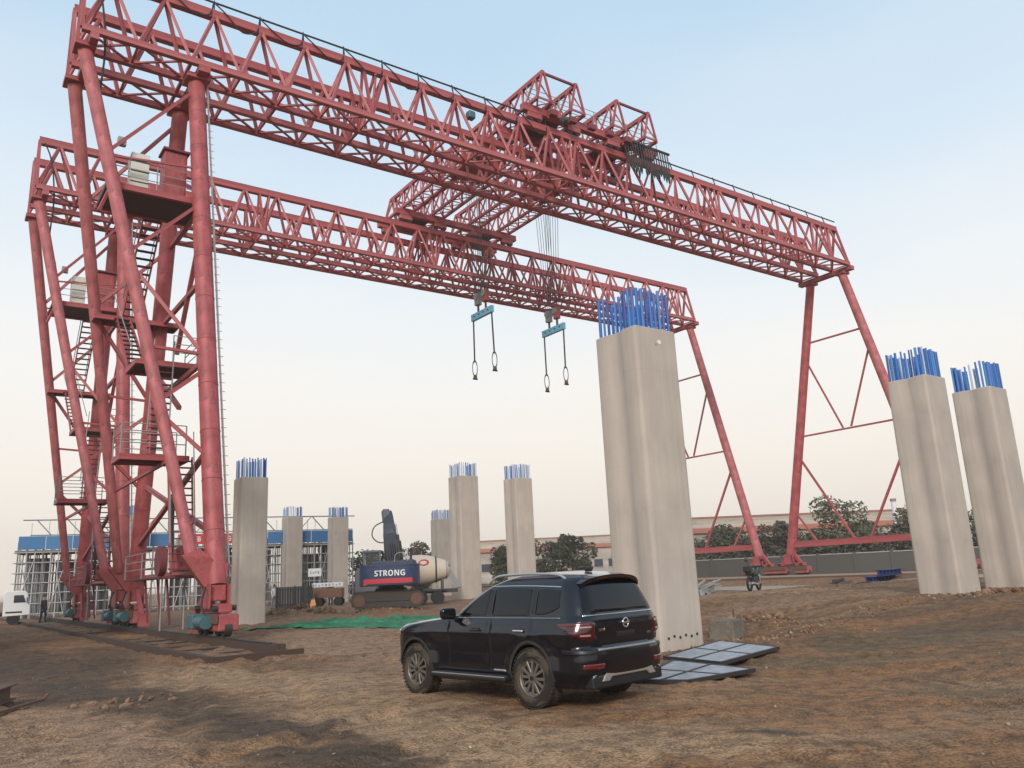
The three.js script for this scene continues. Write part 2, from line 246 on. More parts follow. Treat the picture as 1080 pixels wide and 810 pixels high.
function stairs(root, a, b, width, n, across) {   // stair flight: two stringers and separate treads
  const s = across.clone().multiplyScalar(width / 2), st = mesh('stair_flight', new THREE.BufferGeometry().copy(UNIT_BOX), M.anyRed, root);
  const d = b.clone().sub(a); const x = across.clone().normalize(), f = d.clone().normalize(), u = f.clone().cross(x);
  st.quaternion.setFromRotationMatrix(new THREE.Matrix4().makeBasis(x, u, f)); st.position.copy(a).add(b).multiplyScalar(0.5).sub(s); st.scale.set(0.05, 0.16, d.length());
  bar('stringer', a.clone().add(s), b.clone().add(s), 0.05, 0.16, M.anyRed, root);
  for (let i = 0; i < n; i++) { const p = a.clone().lerp(b, (i + 0.5) / n); bar('stair_tread', p.clone().sub(s), p.clone().add(s), 0.2, 0.035, M.grating, root); }
  for (const q of [-1, 1]) { const o = s.clone().multiplyScalar(q * 1.05), h = V(0, 0.95, 0); tube('stair_handrail', a.clone().add(o).add(h), b.clone().add(o).add(h), 0.022, M.galvDull, root, UNIT_CYL6); }
}
function makeCrane(label) {
  const c = thing('gantry_crane', label, 'gantry crane', [0, 0, 0], 0, 'pair of red gantry cranes');
  for (const s of [1, -1]) triTruss(c, s * GZ, [UL, UR], { bottom: GH, top: GT, half: BW, step: 2.03, chord: [0.32, 0.38], lower: [0.23, 0.27], diag: 0.125, lace: 0.085, post: 6 });
  // end beams tying the two girders together, and cross ties along them
  for (const u of [UL + 0.45, CU, UR + 0.05]) bar('end_beam', V(u, GH - 0.3, -GZ - BW - 0.2), V(u, GH - 0.3, GZ + BW + 0.2), u < 4 ? 0.3 : 0.46, 0.3, M.anyRed, c);
  for (let k = 1; k < 12; k++) bar('cross_tie', V(UL + k * 4.06, GH - 0.02, -GZ + BW), V(UL + k * 4.06, GH - 0.02, GZ - BW), 0.12, 0.12, M.anyRed, c);
  bar('rail_bar', V(UL, GT + 0.24, GZ), V(UR, GT + 0.24, GZ), 0.08, 0.08, M.rust, c); bar('rail_bar', V(UL, GT + 0.24, -GZ), V(UR, GT + 0.24, -GZ), 0.08, 0.08, M.rust, c);
  // ---- rigid legs at the left end
  for (const s of [1, -1]) {
    const top = V(CU - 0.1, GH - 0.5, s * GZ), foot = V(CU + 0.1, 1.75, legZ(1.75, s));
    const col = coneTube('leg_column', foot, top, 0.325, 0.335, M.anyRed, c, 28);
    for (let k = 1; k < 12; k++) { const t = k / 12, p = foot.clone().lerp(top, t); const r = new THREE.TorusGeometry(0.331, 0.012, 5, 28); const w = mesh('weld_seam', r, M.red, c); w.position.copy(p); w.quaternion.setFromUnitVectors(V(0, 0, 1), top.clone().sub(foot).normalize()); }
    rbox('leg_head', [CU - 0.1, GH - 0.42, s * GZ], [0.95, 0.22, 0.95], 0.03, M.anyRed, c);
    const sTop = V(UL + 0.25, GH - 0.5, s * GZ), sFoot = V(CU - 0.62, 2.55, legZ(2.55, s) + 0.02 * s);
    coneTube('leg_strut', sFoot, sTop, 0.19, 0.27, M.anyRed, c);
    rbox('leg_head', [UL + 0.22, GH - 0.42, s * GZ], [0.75, 0.22, 0.85], 0.03, M.anyRed, c);
    // gusset plate where strut and column meet
    { const sh = new THREE.Shape(); sh.moveTo(-1.1, 1.15); sh.lineTo(-0.55, 1.35); sh.lineTo(0, 0.9); sh.lineTo(0.35, 0.9); sh.lineTo(0.3, 0); sh.lineTo(-0.25, 0); sh.closePath(); const g = new THREE.ExtrudeGeometry(sh, { depth: 0.36, bevelEnabled: false }); g.translate(0, 0, -0.18); const m = mesh('gusset_plate', g, M.red, c); m.position.set(CU + 0.08, 1.55, legZ(2, s)); }
    const at = (y) => V(CU + 0.1 - 0.2 * (y - 1.75) / 21, y, legZ(y, s)), st = (y) => sFoot.clone().lerp(sTop, (y - 2.55) / (GH - 0.5 - 2.55));
    for (const [a, b, fromCol] of [[22.0, 17.7, 1], [16.3, 13.5, 1], [9.6, 13.1, 1], [9.3, 7.9, 1], [5.9, 7.4, 1]]) bar('brace', at(a), st(b), 0.13, 0.13, M.anyRed, c);
    bar('brace', at(9.8), st(9.9), 0.1, 0.1, M.red, c); bar('brace', at(17.9), st(17.6), 0.07, 0.07, M.red, c);
  }
  // bracing between the near and far columns
  const colAt = (y, s) => V(CU + 0.05, y, legZ(y, s));
  for (const [a, b, s] of [[6.4, 3.6, 1], [15.8, 11.0, 1], [11.0, 8.6, -1], [6.2, 3.4, -1], [19.5, 16.7, -1]]) bar('brace', colAt(a, s), colAt(b, -s).lerp(colAt(b, s), a > 10 && a < 16 ? 0.45 : 0), 0.16, 0.16, M.anyRed, c);
  for (const y of [9.7, 13.05, 16.4]) bar('leg_tie', colAt(y, 1), colAt(y, -1), 0.15, 0.18, M.anyRed, c);
  bar('leg_tie', V(CU - 1.1, 5.95, legZ(6, 1)), V(CU - 1.1, 5.95, legZ(6, -1)), 0.1, 0.12, M.anyRed, c);
  // control platform with cabinets
  { const y = 16.5; box('platform_floor', [5.95, y, 1.3], [3.4, 0.16, 2.3], M.grating, c); for (const z of [0.2, 2.4]) bar('platform_beam', V(4.2, y - 0.02, z), V(7.6, y - 0.02, z), 0.14, 0.24, M.anyRed, c);
    railing(c, [V(4.3, y + 0.1, 2.35), V(6, y + 0.1, 2.35), V(7.5, y + 0.1, 2.35)]);
    const st = mesh('resistor_cabinet', new RoundedBoxGeometry(0.66, 1.62, 0.6, 2, 0.02), M.cream, c); st.position.set(5.45, y + 0.95, 1.6); for (let k = 0; k < 3; k++) box('cabinet_slot', [5.45, y + 0.55 + k * 0.44, 1.905], [0.67, 0.045, 0.012], M.steelDark, c);
    const cb = rbox('control_cabinet', [6.75, y + 1.13, 1.5], [0.86, 2.1, 0.75], 0.03, M.red, c); box('cabinet_door', [6.75, y + 1.13, 1.885], [0.72, 1.9, 0.03], M.anyRed, c); rbox('cabinet_hood', [6.75, y + 2.24, 1.52], [1.02, 0.1, 0.95], 0.02, M.redDark, c);
    rbox('floodlight', [4.7, y + 1.9, 2.2], [0.3, 0.34, 0.22], 0.03, M.galvDull, c); bar('platform_bracket', V(4.4, y - 0.1, 2.3), V(4.05, y - 1.2, 2.45), 0.1, 0.1, M.anyRed, c); }
  // landings and stairs
  const landing = (x0, x1, y, z0, z1, rails) => { box('landing', [(x0 + x1) / 2, y, (z0 + z1) / 2], [x1 - x0, 0.07, Math.abs(z1 - z0)], M.grating, c); for (const z of [z0, z1]) bar('landing_beam', V(x0, y - 0.06, z), V(x1, y - 0.06, z), 0.08, 0.2, M.anyRed, c); for (const x of [x0, x1]) bar('landing_beam', V(x, y - 0.06, z0), V(x, y - 0.06, z1), 0.08, 0.2, M.anyRed, c); if (rails) railing(c, rails); };
  landing(4.9, 8.2, 13.0, -3.7, -2.8);
  landing(5.9, 8.1, 10.25, -0.9, 1.0, [V(8.1, 10.3, -0.9), V(8.1, 10.3, 1.0), V(7.2, 10.3, 1.0)]);
  landing(5.1, 7.3, 6.2, 2.2, 3.6, [V(7.2, 6.25, 2.2), V(5.1, 6.25, 2.2), V(5.1, 6.25, 3.6), V(7.2, 6.25, 3.6)]);
  stairs(c, V(6.35, 13.05, -3.2), V(6.35, 16.5, 0.1), 0.7, 14, V(1, 0, 0));
  stairs(c, V(5.9, 13.0, -2.8), V(6.35, 10.3, -0.9), 0.6, 12, V(1, 0, 0));
  stairs(c, V(6.9, 10.2, 0.9), V(6.5, 6.3, 2.4), 0.7, 15, V(1, 0, 0));
  stairs(c, V(7.1, 6.2, 3.4), V(6.9, 2.2, 5.0), 0.75, 16, V(1, 0, 0));
  // vertical ladder with cage hoops hung on the near column
  { const g = []; const p0 = V(CU + 0.5, 2.0, legZ(2, 1)), p1 = V(CU + 0.3, GH - 0.6, legZ(GH - 0.6, 1));
    for (const o of [0, 0.32]) tube('ladder_rail', V(p0.x, p0.y, p0.z + o * 0.4), V(p1.x, p1.y, p1.z + o * 0.4), 0.02, M.galvDull, c, UNIT_CYL6);
    for (let k = 0; k < 60; k++) { const p = p0.clone().lerp(p1, k / 60); const t = new THREE.CylinderGeometry(0.012, 0.012, 0.2, 5); t.rotateZ(Math.PI / 2); t.translate(p.x + 0.04, p.y, p.z + 0.06); g.push(t); }
    mesh('ladder_rungs', mergeGeometries(g), M.galvDull, c); }
  // ---- slender legs at the right end
  for (const s of [1, -1]) { coneTube('leg_column', V(UR + 0.1, 2.05, legZ(1.9, s)), V(UR + 0.05, GH - 0.5, s * GZ), 0.35, 0.31, M.anyRed, c); rbox('leg_head', [UR + 0.05, GH - 0.52, s * GZ], [0.8, 0.18, 0.8], 0.02, M.anyRed, c); }
  const R = (y, s, k = 1) => V(UR + 0.1, y, legZ(y, s) * k);
  for (const y of [17.9, 10.9]) bar('leg_tie', R(y, 1), R(y, -1), 0.12, 0.12, M.red, c);
  bar('sill_beam', R(2.9, 1), R(2.9, -1), 0.4, 0.45, M.red, c);
  for (const s of [1, -1]) { bar('brace', R(16.8, s), R(11.0, s, 0.08), 0.11, 0.11, M.red, c); bar('brace', R(9.5, s), R(3.0, s, 0.1), 0.14, 0.14, M.red, c); bar('brace', R(5.4, s), R(3.0, s, 0.62), 0.12, 0.12, M.anyRed, c); }
  // ---- bogies: an equaliser beam carrying two wheel boxes and a drive motor under each foot
  for (const [u, base] of [[CU + 0.1, 0.22], [UR + 0.1, 0.62]]) for (const s of [1, -1]) {
    const z = legZ(1.9, s), lift = base - 0.22, B = new THREE.Group(); B.name = 'bogie'; B.position.set(u, base, z); c.add(B);
    rbox('pivot_block', [0, 1.3, 0], [0.5, 0.5, 0.6], 0.04, M.red, B); for (const x of [-0.3, 0.3]) box('pivot_cheek', [x, 1.2, 0], [0.05, 0.75, 0.9], M.red, B); rbox('equaliser_beam', [0, 0.84, 0], [0.4, 0.26, 2.3], 0.04, M.red, B); for (const q of [-1, 1]) tube('pivot_pin', V(-0.36, 0.84, q * 0.95), V(0.36, 0.84, q * 0.95), 0.09, M.steelDark, B); cable('power_cable', [V(-0.4, 1.5, 0.3), V(-0.55, 1.0, 0.5), V(-0.5, 0.7, 0.6)], 0.03, M.black, B);
    for (const q of [1, -1]) {
      rbox('wheel_box', [0, 0.42, q * 0.95], [0.62, 0.5, 1.05], 0.05, q * s > 0 ? M.red : M.anyRed, B); for (const x of [0.24, -0.24]) { const w = tube('wheel', V(-0.11, 0.26, q * 0.95 + x * 1.25), V(0.11, 0.26, q * 0.95 + x * 1.25), 0.255, M.steelDark, B, UNIT_CYL20); }
      bar('side_plate', V(-0.36, 0.55, q * 0.35), V(-0.36, 0.55, q * 1.5), 0.05, 0.28, M.rust, B);
    }
    if (u < 20) { const m = tube('drive_motor', V(-0.52, 0.45, 0.15), V(-0.52, 0.45, 0.95), 0.2, M.teal, B, UNIT_CYL20); rbox('gearbox', [-0.5, 0.46, -0.28], [0.42, 0.46, 0.62], 0.05, M.teal, B);
      bar('foot_brace', V(-0.1, 0.5, -s * 2.2), V(0, 1.5, -s * 0.5), 0.16, 0.16, M.red, B); bar('foot_brace', V(0.1, 0.9, -s * 0.6), V(0.1, 2.1, -s * 1.3), 0.12, 0.12, M.anyRed, B); box('rail_clamp', [0, 0.3, -s * 2.1], [0.4, 0.5, 0.3], M.red, B); }
    else { bar('foot_brace', V(0, 0.7, -1.0), V(0, 1.7, -0.2), 0.22, 0.22, M.red, B); bar('foot_brace', V(0, 0.7, 1.0), V(0, 1.7, 0.2), 0.22, 0.22, M.red, B); }
  }
  bar('sill_beam', V(CU + 0.1, 2.25, 5.6), V(CU + 0.1, 2.25, -5.6), 0.22, 0.16, M.anyRed, c);
  // cable reel and walkway plate at the near foot
  box('reel_deck', [CU - 0.35, 2.1, 3.7], [1.2, 0.1, 1.7], M.redDark, c); railing(c, [V(CU - 0.9, 2.15, 2.9), V(CU - 0.9, 2.15, 0), V(CU - 0.9, 2.15, -3)], 0.9); box('walk_plate', [CU - 0.55, 2.12, -0.2], [0.7, 0.06, 6.2], M.grating, c); for (const [z, y] of [[2.2, 1.6], [0.8, 1.5], [-1.2, 1.6]]) { bar('hanger_bar', V(CU - 0.5, 2.1, z), V(CU - 0.5 + 0.1, 0.5, z + 0.3), 0.06, 0.06, M.redDark, c); } for (let k = 0; k < 4; k++) cable('hanging_cable', [V(CU - 0.6, 6.0, 3.2 + k * 0.12), V(CU - 0.75, 4.2, 3.4 + k * 0.15), V(CU - 0.7, 2.6, 3.5 + k * 0.12)], 0.022, M.black, c, 5); tube('cable_reel', V(CU - 1.1, 2.65, 3.4), V(CU - 0.88, 2.65, 3.4), 0.5, M.redDark, c, UNIT_CYL20); rbox('hoist_motor_box', [CU - 0.4, 2.65, 3.9], [0.62, 0.75, 0.7], 0.04, M.red, c); rbox('motor_cover', [CU - 0.4, 3.2, 3.9], [0.4, 0.3, 0.5], 0.05, M.cream, c);
  for (const x of [-1.25, -0.5]) tube('deck_post', V(CU + x + 0.4, 0.35, 3.1), V(CU + x + 0.4, 2.1, 3.1), 0.03, M.galvDull, c, UNIT_CYL6);
  // conductor pipe on stands along the near girder with sagging cable
  tube('conductor_pipe', V(UL, GT + 0.85, GZ - 0.25), V(UR + 0.5, GT + 0.85, GZ - 0.25), 0.045, M.steelDark, c, UNIT_CYL6);
  for (let k = 0; k < 25; k++) { const u = UL + 1 + k * 2.03; bar('pipe_stand', V(u, GT + 0.15, GZ - 0.05), V(u + 0.05, GT + 0.98, GZ - 0.3), 0.05, 0.05, M.steelDark, c); if (k < 11) { const L = rr(0.55, 0.95); cable('festoon_cable', [V(u, GT + 0.78, GZ - 0.15), V(u + 0.5, GT + 0.05, GZ + 0.24), V(u + 1.15, GT - L * 0.6, GZ + 0.3), V(u + 1.7, GT - L * 0.4, GZ + 0.3), V(u + 2.03, GT + 0.78, GZ - 0.15)], 0.035, M.black, c, 5); } }
  cable('drop_cable', [V(UL + 0.15, GT + 0.2, GZ), V(UL + 0.6, GT - 1.2, GZ + 0.5), V(UL + 0.9, GH - 0.3, GZ + 0.3), V(UL + 0.9, GH - 3, GZ + 0.1), V(UL + 1.2, 19, GZ + 0.3), V(4.4, 17, 2.2)], 0.04, M.black, c);
  rbox('travel_motor', [21.2, GT - 0.75, GZ + 0.1], [0.42, 0.42, 0.4], 0.08, M.teal, c);
  return c;
}
const crane1 = makeCrane('tall red lattice gantry crane, nearer of the two, spanning the whole site');
crane1.position.set(0, 0, -33.33);
const crane2 = crane1.clone(); crane2.name = numbered('gantry_crane'); crane2.userData = { ...crane1.userData, label: 'red lattice gantry crane standing behind the nearer one, lower in the picture' }; crane2.position.set(0, 0, -48.47); scene.add(crane2);

// ---------- lifting bridge riding across both cranes ----------
{
  const b = thing('lifting_bridge', 'red lattice lifting bridge lying across the tops of both gantry cranes', 'lifting bridge', [29.8, 26.1, -40.5]);
  const z0 = -9.3, z1 = 9.25;
  for (const x of [-4.05, -1.65, 1.55, 4.15]) triTruss(b, x, [z0, z1], { bottom: 1.1, top: 2.85, half: 0.5, step: 1.33, chord: [0.2, 0.24], lower: [0.16, 0.18], diag: 0.09, lace: 0.06, along: 'z' });
  for (const [a, c] of [[-4.05, -1.65], [1.55, 4.15]]) for (const z of [z0 + 0.1, z1 - 0.1]) bar('top_tie', V(a, 2.85, z), V(c, 2.85, z), 0.12, 0.12, M.redDark, b);
  for (const z of [-9.3, -6.65, 5.85, 8.5]) { bar('carriage_beam', V(-5.1, 0.75, z), V(5.2, 0.75, z), 0.36, 0.42, M.red, b); for (const x of [-4.3, -1.5, 1.6, 4.4]) { rbox('wheel_carriage', [x, 0.38, z], [1.0, 0.36, 0.34], 0.04, M.anyRed, b); for (const q of [-0.3, 0.3]) tube('wheel', V(x + q, 0.24, z - 0.12), V(x + q, 0.24, z + 0.12), 0.2, M.steelDark, b, UNIT_CYL20); } }
  for (const x of [-2.85, 2.85]) { box('walkway', [x, 0.98, 6.9], [2.0, 0.06, 2.4], M.grating, b); box('walkway', [x, 0.98, -8.1], [2.0, 0.06, 2.0], M.grating, b);
    rbox('hoist_frame', [x, 1.28, 0.5], [2.3, 0.32, 3.4], 0.04, M.anyRed, b); tube('rope_drum', V(x, 1.85, -0.7), V(x, 1.85, 1.7), 0.42, M.redDark, b, UNIT_CYL20); rbox('hoist_motor', [x - 0.7, 1.8, 2.3], [0.6, 0.6, 0.9], 0.08, M.teal, b);
    rbox('drive_box', [x - 0.3, 0.62, 8.9], [0.7, 0.5, 0.45], 0.05, M.anyRed, b); tube('drive_motor', V(x + 0.3, 0.55, 8.95), V(x + 0.9, 0.55, 8.95), 0.19, M.teal, b, UNIT_CYL20); }
  railing(b, [V(-4.9, 0.95, 8.75), V(-2.6, 0.95, 8.75), V(0, 0.95, 8.75), V(2.6, 0.95, 8.75), V(5.1, 0.95, 8.75)], 0.95);
  bar('festoon_track', V(1.7, 0.5, 9.2), V(5.7, 0.5, 9.2), 0.1, 0.12, M.black, b);
  for (let k = 0; k < 17; k++) { const x = 1.9 + k * 0.21, d = rr(1.1, 1.9); cable('festoon_loop', [V(x, 0.46, 9.2), V(x + 0.02, 0.1 - d * 0.5, 9.3), V(x + 0.11, -d, 9.3), V(x + 0.2, 0.1 - d * 0.5, 9.3), V(x + 0.22, 0.46, 9.2)], 0.04, M.black, b, 5); }
  for (let k = 0; k < 5; k++) { const x = -3.6 + k * 1.4; rbox('cable_box', [x, 0.35, 9.35], [0.5, 0.34, 0.3], 0.03, M.redDark, b); }
}
// ---------- spreader beams on their ropes ----------
function spreader(u, yTop, label) {
  const t = thing('lifting_spreader', label, 'spreader beam', [u, yTop, -40.0], 0, 'blue spreader beams hanging from the bridge');
  const beam = rbox('beam', [0, 0, 0], [0.2, 0.44, 2.3], 0.02, M.skyBlue, t);
  for (const z of [-0.75, -0.25, 0.25, 0.75]) tube('bolt', V(-0.14, 0.02, z), V(0.14, 0.02, z), 0.045, M.steelDark, t, UNIT_CYL6);
  for (const z of [-0.42, 0.42]) { rbox('hook_block', [0, 1.05, z], [0.32, 0.8, 0.42], 0.05, z < 0 ? M.galvDull : M.anyRed, t); for (const x of [-0.18, 0.18]) tube('sheave', V(x - 0.03, 1.2, z), V(x + 0.03, 1.2, z), 0.22, M.galvDull, t, UNIT_CYL20); bar('hanger', V(0, 0.15, z), V(0, 0.8, z), 0.1, 0.1, M.rust, t); }
  for (let k = 0; k < 12; k++) tube('hoist_rope', V(-0.15 + 0.3 * (k % 2), 1.3, -0.5 + (k >> 1) * 0.2), V(-0.5 + (k % 2), 28 - yTop, -0.75 + (k >> 1) * 0.3), 0.016, M.steelDark, t, UNIT_CYL6);
  for (const [z, L] of [[1.02, rr(3.8, 4.0)], [-1.02, rr(3.8, 4.1)]]) {
    const sw = rr(-0.06, 0.06);
    tube('sling', V(0, -0.1, z), V(sw, -L + 1.05, z + 0.03), 0.05, M.steelDark, t, UNIT_CYL6);
    const ring = new THREE.TorusGeometry(0.2, 0.03, 6, 18); ring.scale(0.75, 2.4, 1); const r = mesh('sling_loop', ring, M.steelDark, t); r.position.set(sw, -L + 0.6, z + 0.03); r.rotation.y = rr(-0.9, -0.4);
    rbox('shackle', [sw, -L + 0.05, z + 0.03], [0.2, 0.22, 0.2], 0.05, M.rust, t); tube('shackle_pin', V(sw - 0.16, -L - 0.07, z + 0.03), V(sw + 0.16, -L - 0.07, z + 0.03), 0.05, M.steelDark, t, UNIT_CYL6);
  }
}
spreader(26.9, 17.5, 'blue spreader beam with two slings, the left one of the two hanging');
spreader(32.5, 17.2, 'blue spreader beam with two slings, hanging closer to the big pier');

// ---------- crane tracks ----------
{
  const t = thing('crane_rail_track', 'low rusty crane track ending in the earth left of the SUV', 'crane track', [6.75, -0.1, -65.3]);
  const trackRust = std({ color: rgb(0.075, 0.045, 0.032), roughness: 0.95 });
  const bed = mesh('ballast_bed', new RoundedBoxGeometry(2.3, 0.16, 89.4, 1, 0.03), std({ color: rgb(0.2, 0.12, 0.07), roughness: 1, map: paintTex }), t); bed.position.set(0, -0.03, 0.2);
  for (const x of [-1.15, 0.75, 1.3]) bar('track_beam', V(x, 0.14, 45.3 - (x > 0 ? 1.6 * x : 0)), V(x, 0.14, -45), 0.16, x === 0.75 ? 0.3 : 0.2, trackRust, t);
  bar('rail_head', V(0.75, 0.31, 43.8), V(0.75, 0.31, -45), 0.09, 0.06, M.steelDark, t);
  bar('end_plate', V(-1.2, 0.12, 45.5), V(1.1, 0.12, 45.2), 0.05, 0.24, trackRust, t);
  for (let k = 0; k < 26; k++) box('sleeper', [0.1, 0.06, 44.4 - k * 2.1], [2.1, 0.08, 0.26], k % 3 ? M.steelDark : trackRust, t, [0, rr(-0.03, 0.03), 0]);
  const r = thing('far_crane_rail', 'rusty crane rail on its low embankment under the right-hand crane legs', 'crane track', [53.96, groundY(54, 30), -45]);
  bar('rail_bed', V(0, 0.08, 60), V(0, 0.08, -60), 1.2, 0.2, std({ color: rgb(0.34, 0.29, 0.24), roughness: 1 }), r); bar('rail_head', V(0, 0.2, 60), V(0, 0.2, -60), 0.12, 0.12, M.rust, r);
  bar('kerb_beam', V(-1.3, -0.05, 60), V(-1.3, -0.05, -60), 0.25, 0.24, M.rust, r);
}
for (const o of [...crane2.children]) if (['conductor_pipe', 'pipe_stand', 'festoon_cable', 'travel_motor'].includes(o.name)) crane2.remove(o);
// ---------- concrete piers ----------
const concrete = (() => {
  const m = tex(1024, 1024, (u, v) => {
    const streak = fbm(u * 26, v * 2.0, 3), s2 = fbm(u * 80 + 3, v * 4, 2), blot = fbm(u * 6, v * 6, 4, 6), pit = smooth(vnoise(u * 200, v * 200, 200), 0.9, 0.97), lift = Math.abs((v * 2) % 1 - 0.5) < 0.004 ? 0.05 : 0;
    const b = 0.9 + 0.05 * (streak - 0.5) + 0.03 * (s2 - 0.5) + 0.09 * (blot - 0.5) - 0.08 * pit - lift * 0.35; return [b, b * 0.985 + 0.01 * (blot - 0.5), b * 0.965];
  });
  m.repeat.set(1 / 2.7, 1 / 4.1);
  return std({ color: rgb(0.63, 0.56, 0.5), map: m, roughness: 0.9 });
})();
const sleeveMats = [rgb(0.03, 0.15, 0.46), rgb(0.05, 0.2, 0.52), rgb(0.025, 0.1, 0.36), rgb(0.07, 0.24, 0.56)].map((c) => std({ color: c, roughness: 0.5 }));
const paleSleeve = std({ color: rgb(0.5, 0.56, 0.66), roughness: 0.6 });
function pierShape(a, b) {   // plan outline with rounded corners and a recess in the two side faces
  const s = new THREE.Shape(), r = 0.11, m = b / 2, gw = 0.1, gd = 0.075, cf = 0.16;
  s.moveTo(r, 0); s.lineTo(a - r, 0); s.quadraticCurveTo(a, 0, a, r); s.lineTo(a, m - gw - cf); s.lineTo(a - gd, m - gw); s.lineTo(a - gd, m + gw); s.lineTo(a, m + gw + cf); s.lineTo(a, b - r); s.quadraticCurveTo(a, b, a - r, b); s.lineTo(r, b); s.quadraticCurveTo(0, b, 0, b - r); s.lineTo(0, m + gw + cf); s.lineTo(gd, m + gw); s.lineTo(gd, m - gw); s.lineTo(0, m - gw - cf); s.lineTo(0, r); s.quadraticCurveTo(0, 0, r, 0); return s;
}
const SLEEVE = new THREE.CylinderGeometry(1, 1, 1, 7);
function pier(u, v, H, label, { a = 1.3, b = 1.35, pale = 0.1, base, seedAt = 1 } = {}) {
  const y0 = base ?? groundY(u + 0.6, v + 0.6), t = thing('concrete_pier', label, 'pier', [u, y0, -v], 0, 'bridge piers with blue starter bars');
  const g = new THREE.ExtrudeGeometry(pierShape(a, b), { depth: H + 0.5, bevelEnabled: true, bevelThickness: 0.02, bevelSize: 0.02, bevelOffset: -0.02, bevelSegments: 1, curveSegments: 5 });
  g.rotateX(-Math.PI / 2); g.translate(0, -0.5, 0);   // plan y becomes -z, away from the camera
  const g2 = toCreasedNormals(g, 0.5), p = g2.attributes.position, n = g2.attributes.normal, uv = g2.attributes.uv;
  for (let i = 0; i < p.count; i++) uv.setXY(i, (Math.abs(n.getX(i)) > 0.7 ? p.getZ(i) : p.getX(i)) + seedAt * 3.7, p.getY(i) + seedAt * 1.3);
  mesh('pier_shaft', g2, concrete, t);
  const per = [], ins = 0.11, N1 = 9, N2 = 9;
  for (let i = 0; i < N1; i++) { const x = lerp(ins, a - ins, i / (N1 - 1)); per.push([x, ins], [x, b - ins]); }
  for (let i = 1; i < N2 - 1; i++) { const y = lerp(ins, b - ins, i / (N2 - 1)); const k = Math.abs(y - b / 2) < 0.26 ? 0.11 : 0; per.push([ins + k, y], [a - ins - k, y]); }
  for (const [x, y] of per) {
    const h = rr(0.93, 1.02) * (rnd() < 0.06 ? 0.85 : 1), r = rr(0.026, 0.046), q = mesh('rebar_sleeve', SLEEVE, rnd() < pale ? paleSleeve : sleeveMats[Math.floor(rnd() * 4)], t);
    q.position.set(x + rr(-0.008, 0.008), H + h / 2 - 0.03, -y + rr(-0.008, 0.008)); q.scale.set(r, h, r * rr(0.7, 1)); q.rotation.set(rr(-0.006, 0.006), rnd() * 3, rr(-0.006, 0.006));
  }
  return t;
}
const p1 = pier(12.35, 12.36, 6.85, 'biggest concrete pier, rising right behind the black SUV', { base: 0.04, pale: 0 });
for (let k = 0; k < 6; k++) { const q = tube('anchor_bolt', V(0.22 + k * 0.17, 0.2 + (k % 2) * 0.03, -0.02), V(0.22 + k * 0.17, 0.2 + (k % 2) * 0.03, 0.015), 0.03, M.steelDark, p1, UNIT_CYL6); }
{ const m = tube('lifting_socket', V(0.72, 6.55, -0.02), V(0.72, 6.55, 0.012), 0.055, M.white, p1, UNIT_CYL6); tube('lifting_socket', V(0.62, 6.5, -0.02), V(0.62, 6.5, 0.012), 0.03, M.galv, p1, UNIT_CYL6); }
pier(25.82, 12.97, 6.85, 'grooved concrete pier on the right, left one of the close pair', { base: 0.48, pale: 0.06, seedAt: 2 });
pier(29.85, 12.84, 6.9, 'concrete pier at the right edge of the picture, right one of the pair', { base: 0.4, pale: 0.06, seedAt: 3 });
pier(12.21, 39.42, 6.85, 'concrete pier standing beside the near crane leg', { pale: 0.35, seedAt: 4 });
pier(30.4, 48.9, 8.45, 'concrete pier left of the SUV roof, beside the mixer drum', { a: 1.58, b: 1.58, pale: 0.4, seedAt: 5 });
pier(31.7, 44.0, 7.85, 'concrete pier seen just above the middle of the SUV roof', { a: 1.42, b: 1.42, pale: 0.4, seedAt: 6 });
pier(26.9, 73.2, 7.75, 'distant concrete pier behind the black barrier fence', { a: 1.5, b: 1.5, pale: 0.5, seedAt: 7 });
pier(29.95, 69.8, 7.45, 'distant concrete pier left of the excavator boom', { a: 1.45, b: 1.45, pale: 0.5, seedAt: 8 });
pier(40.28, 69.0, 7.2, 'distant concrete pier partly hidden behind the pier by the mixer', { a: 1.45, b: 1.45, pale: 0.5, seedAt: 9 });
pier(13.5, 74.5, 7.9, 'distant concrete pier showing between the crane legs', { pale: 0.2, seedAt: 10 });
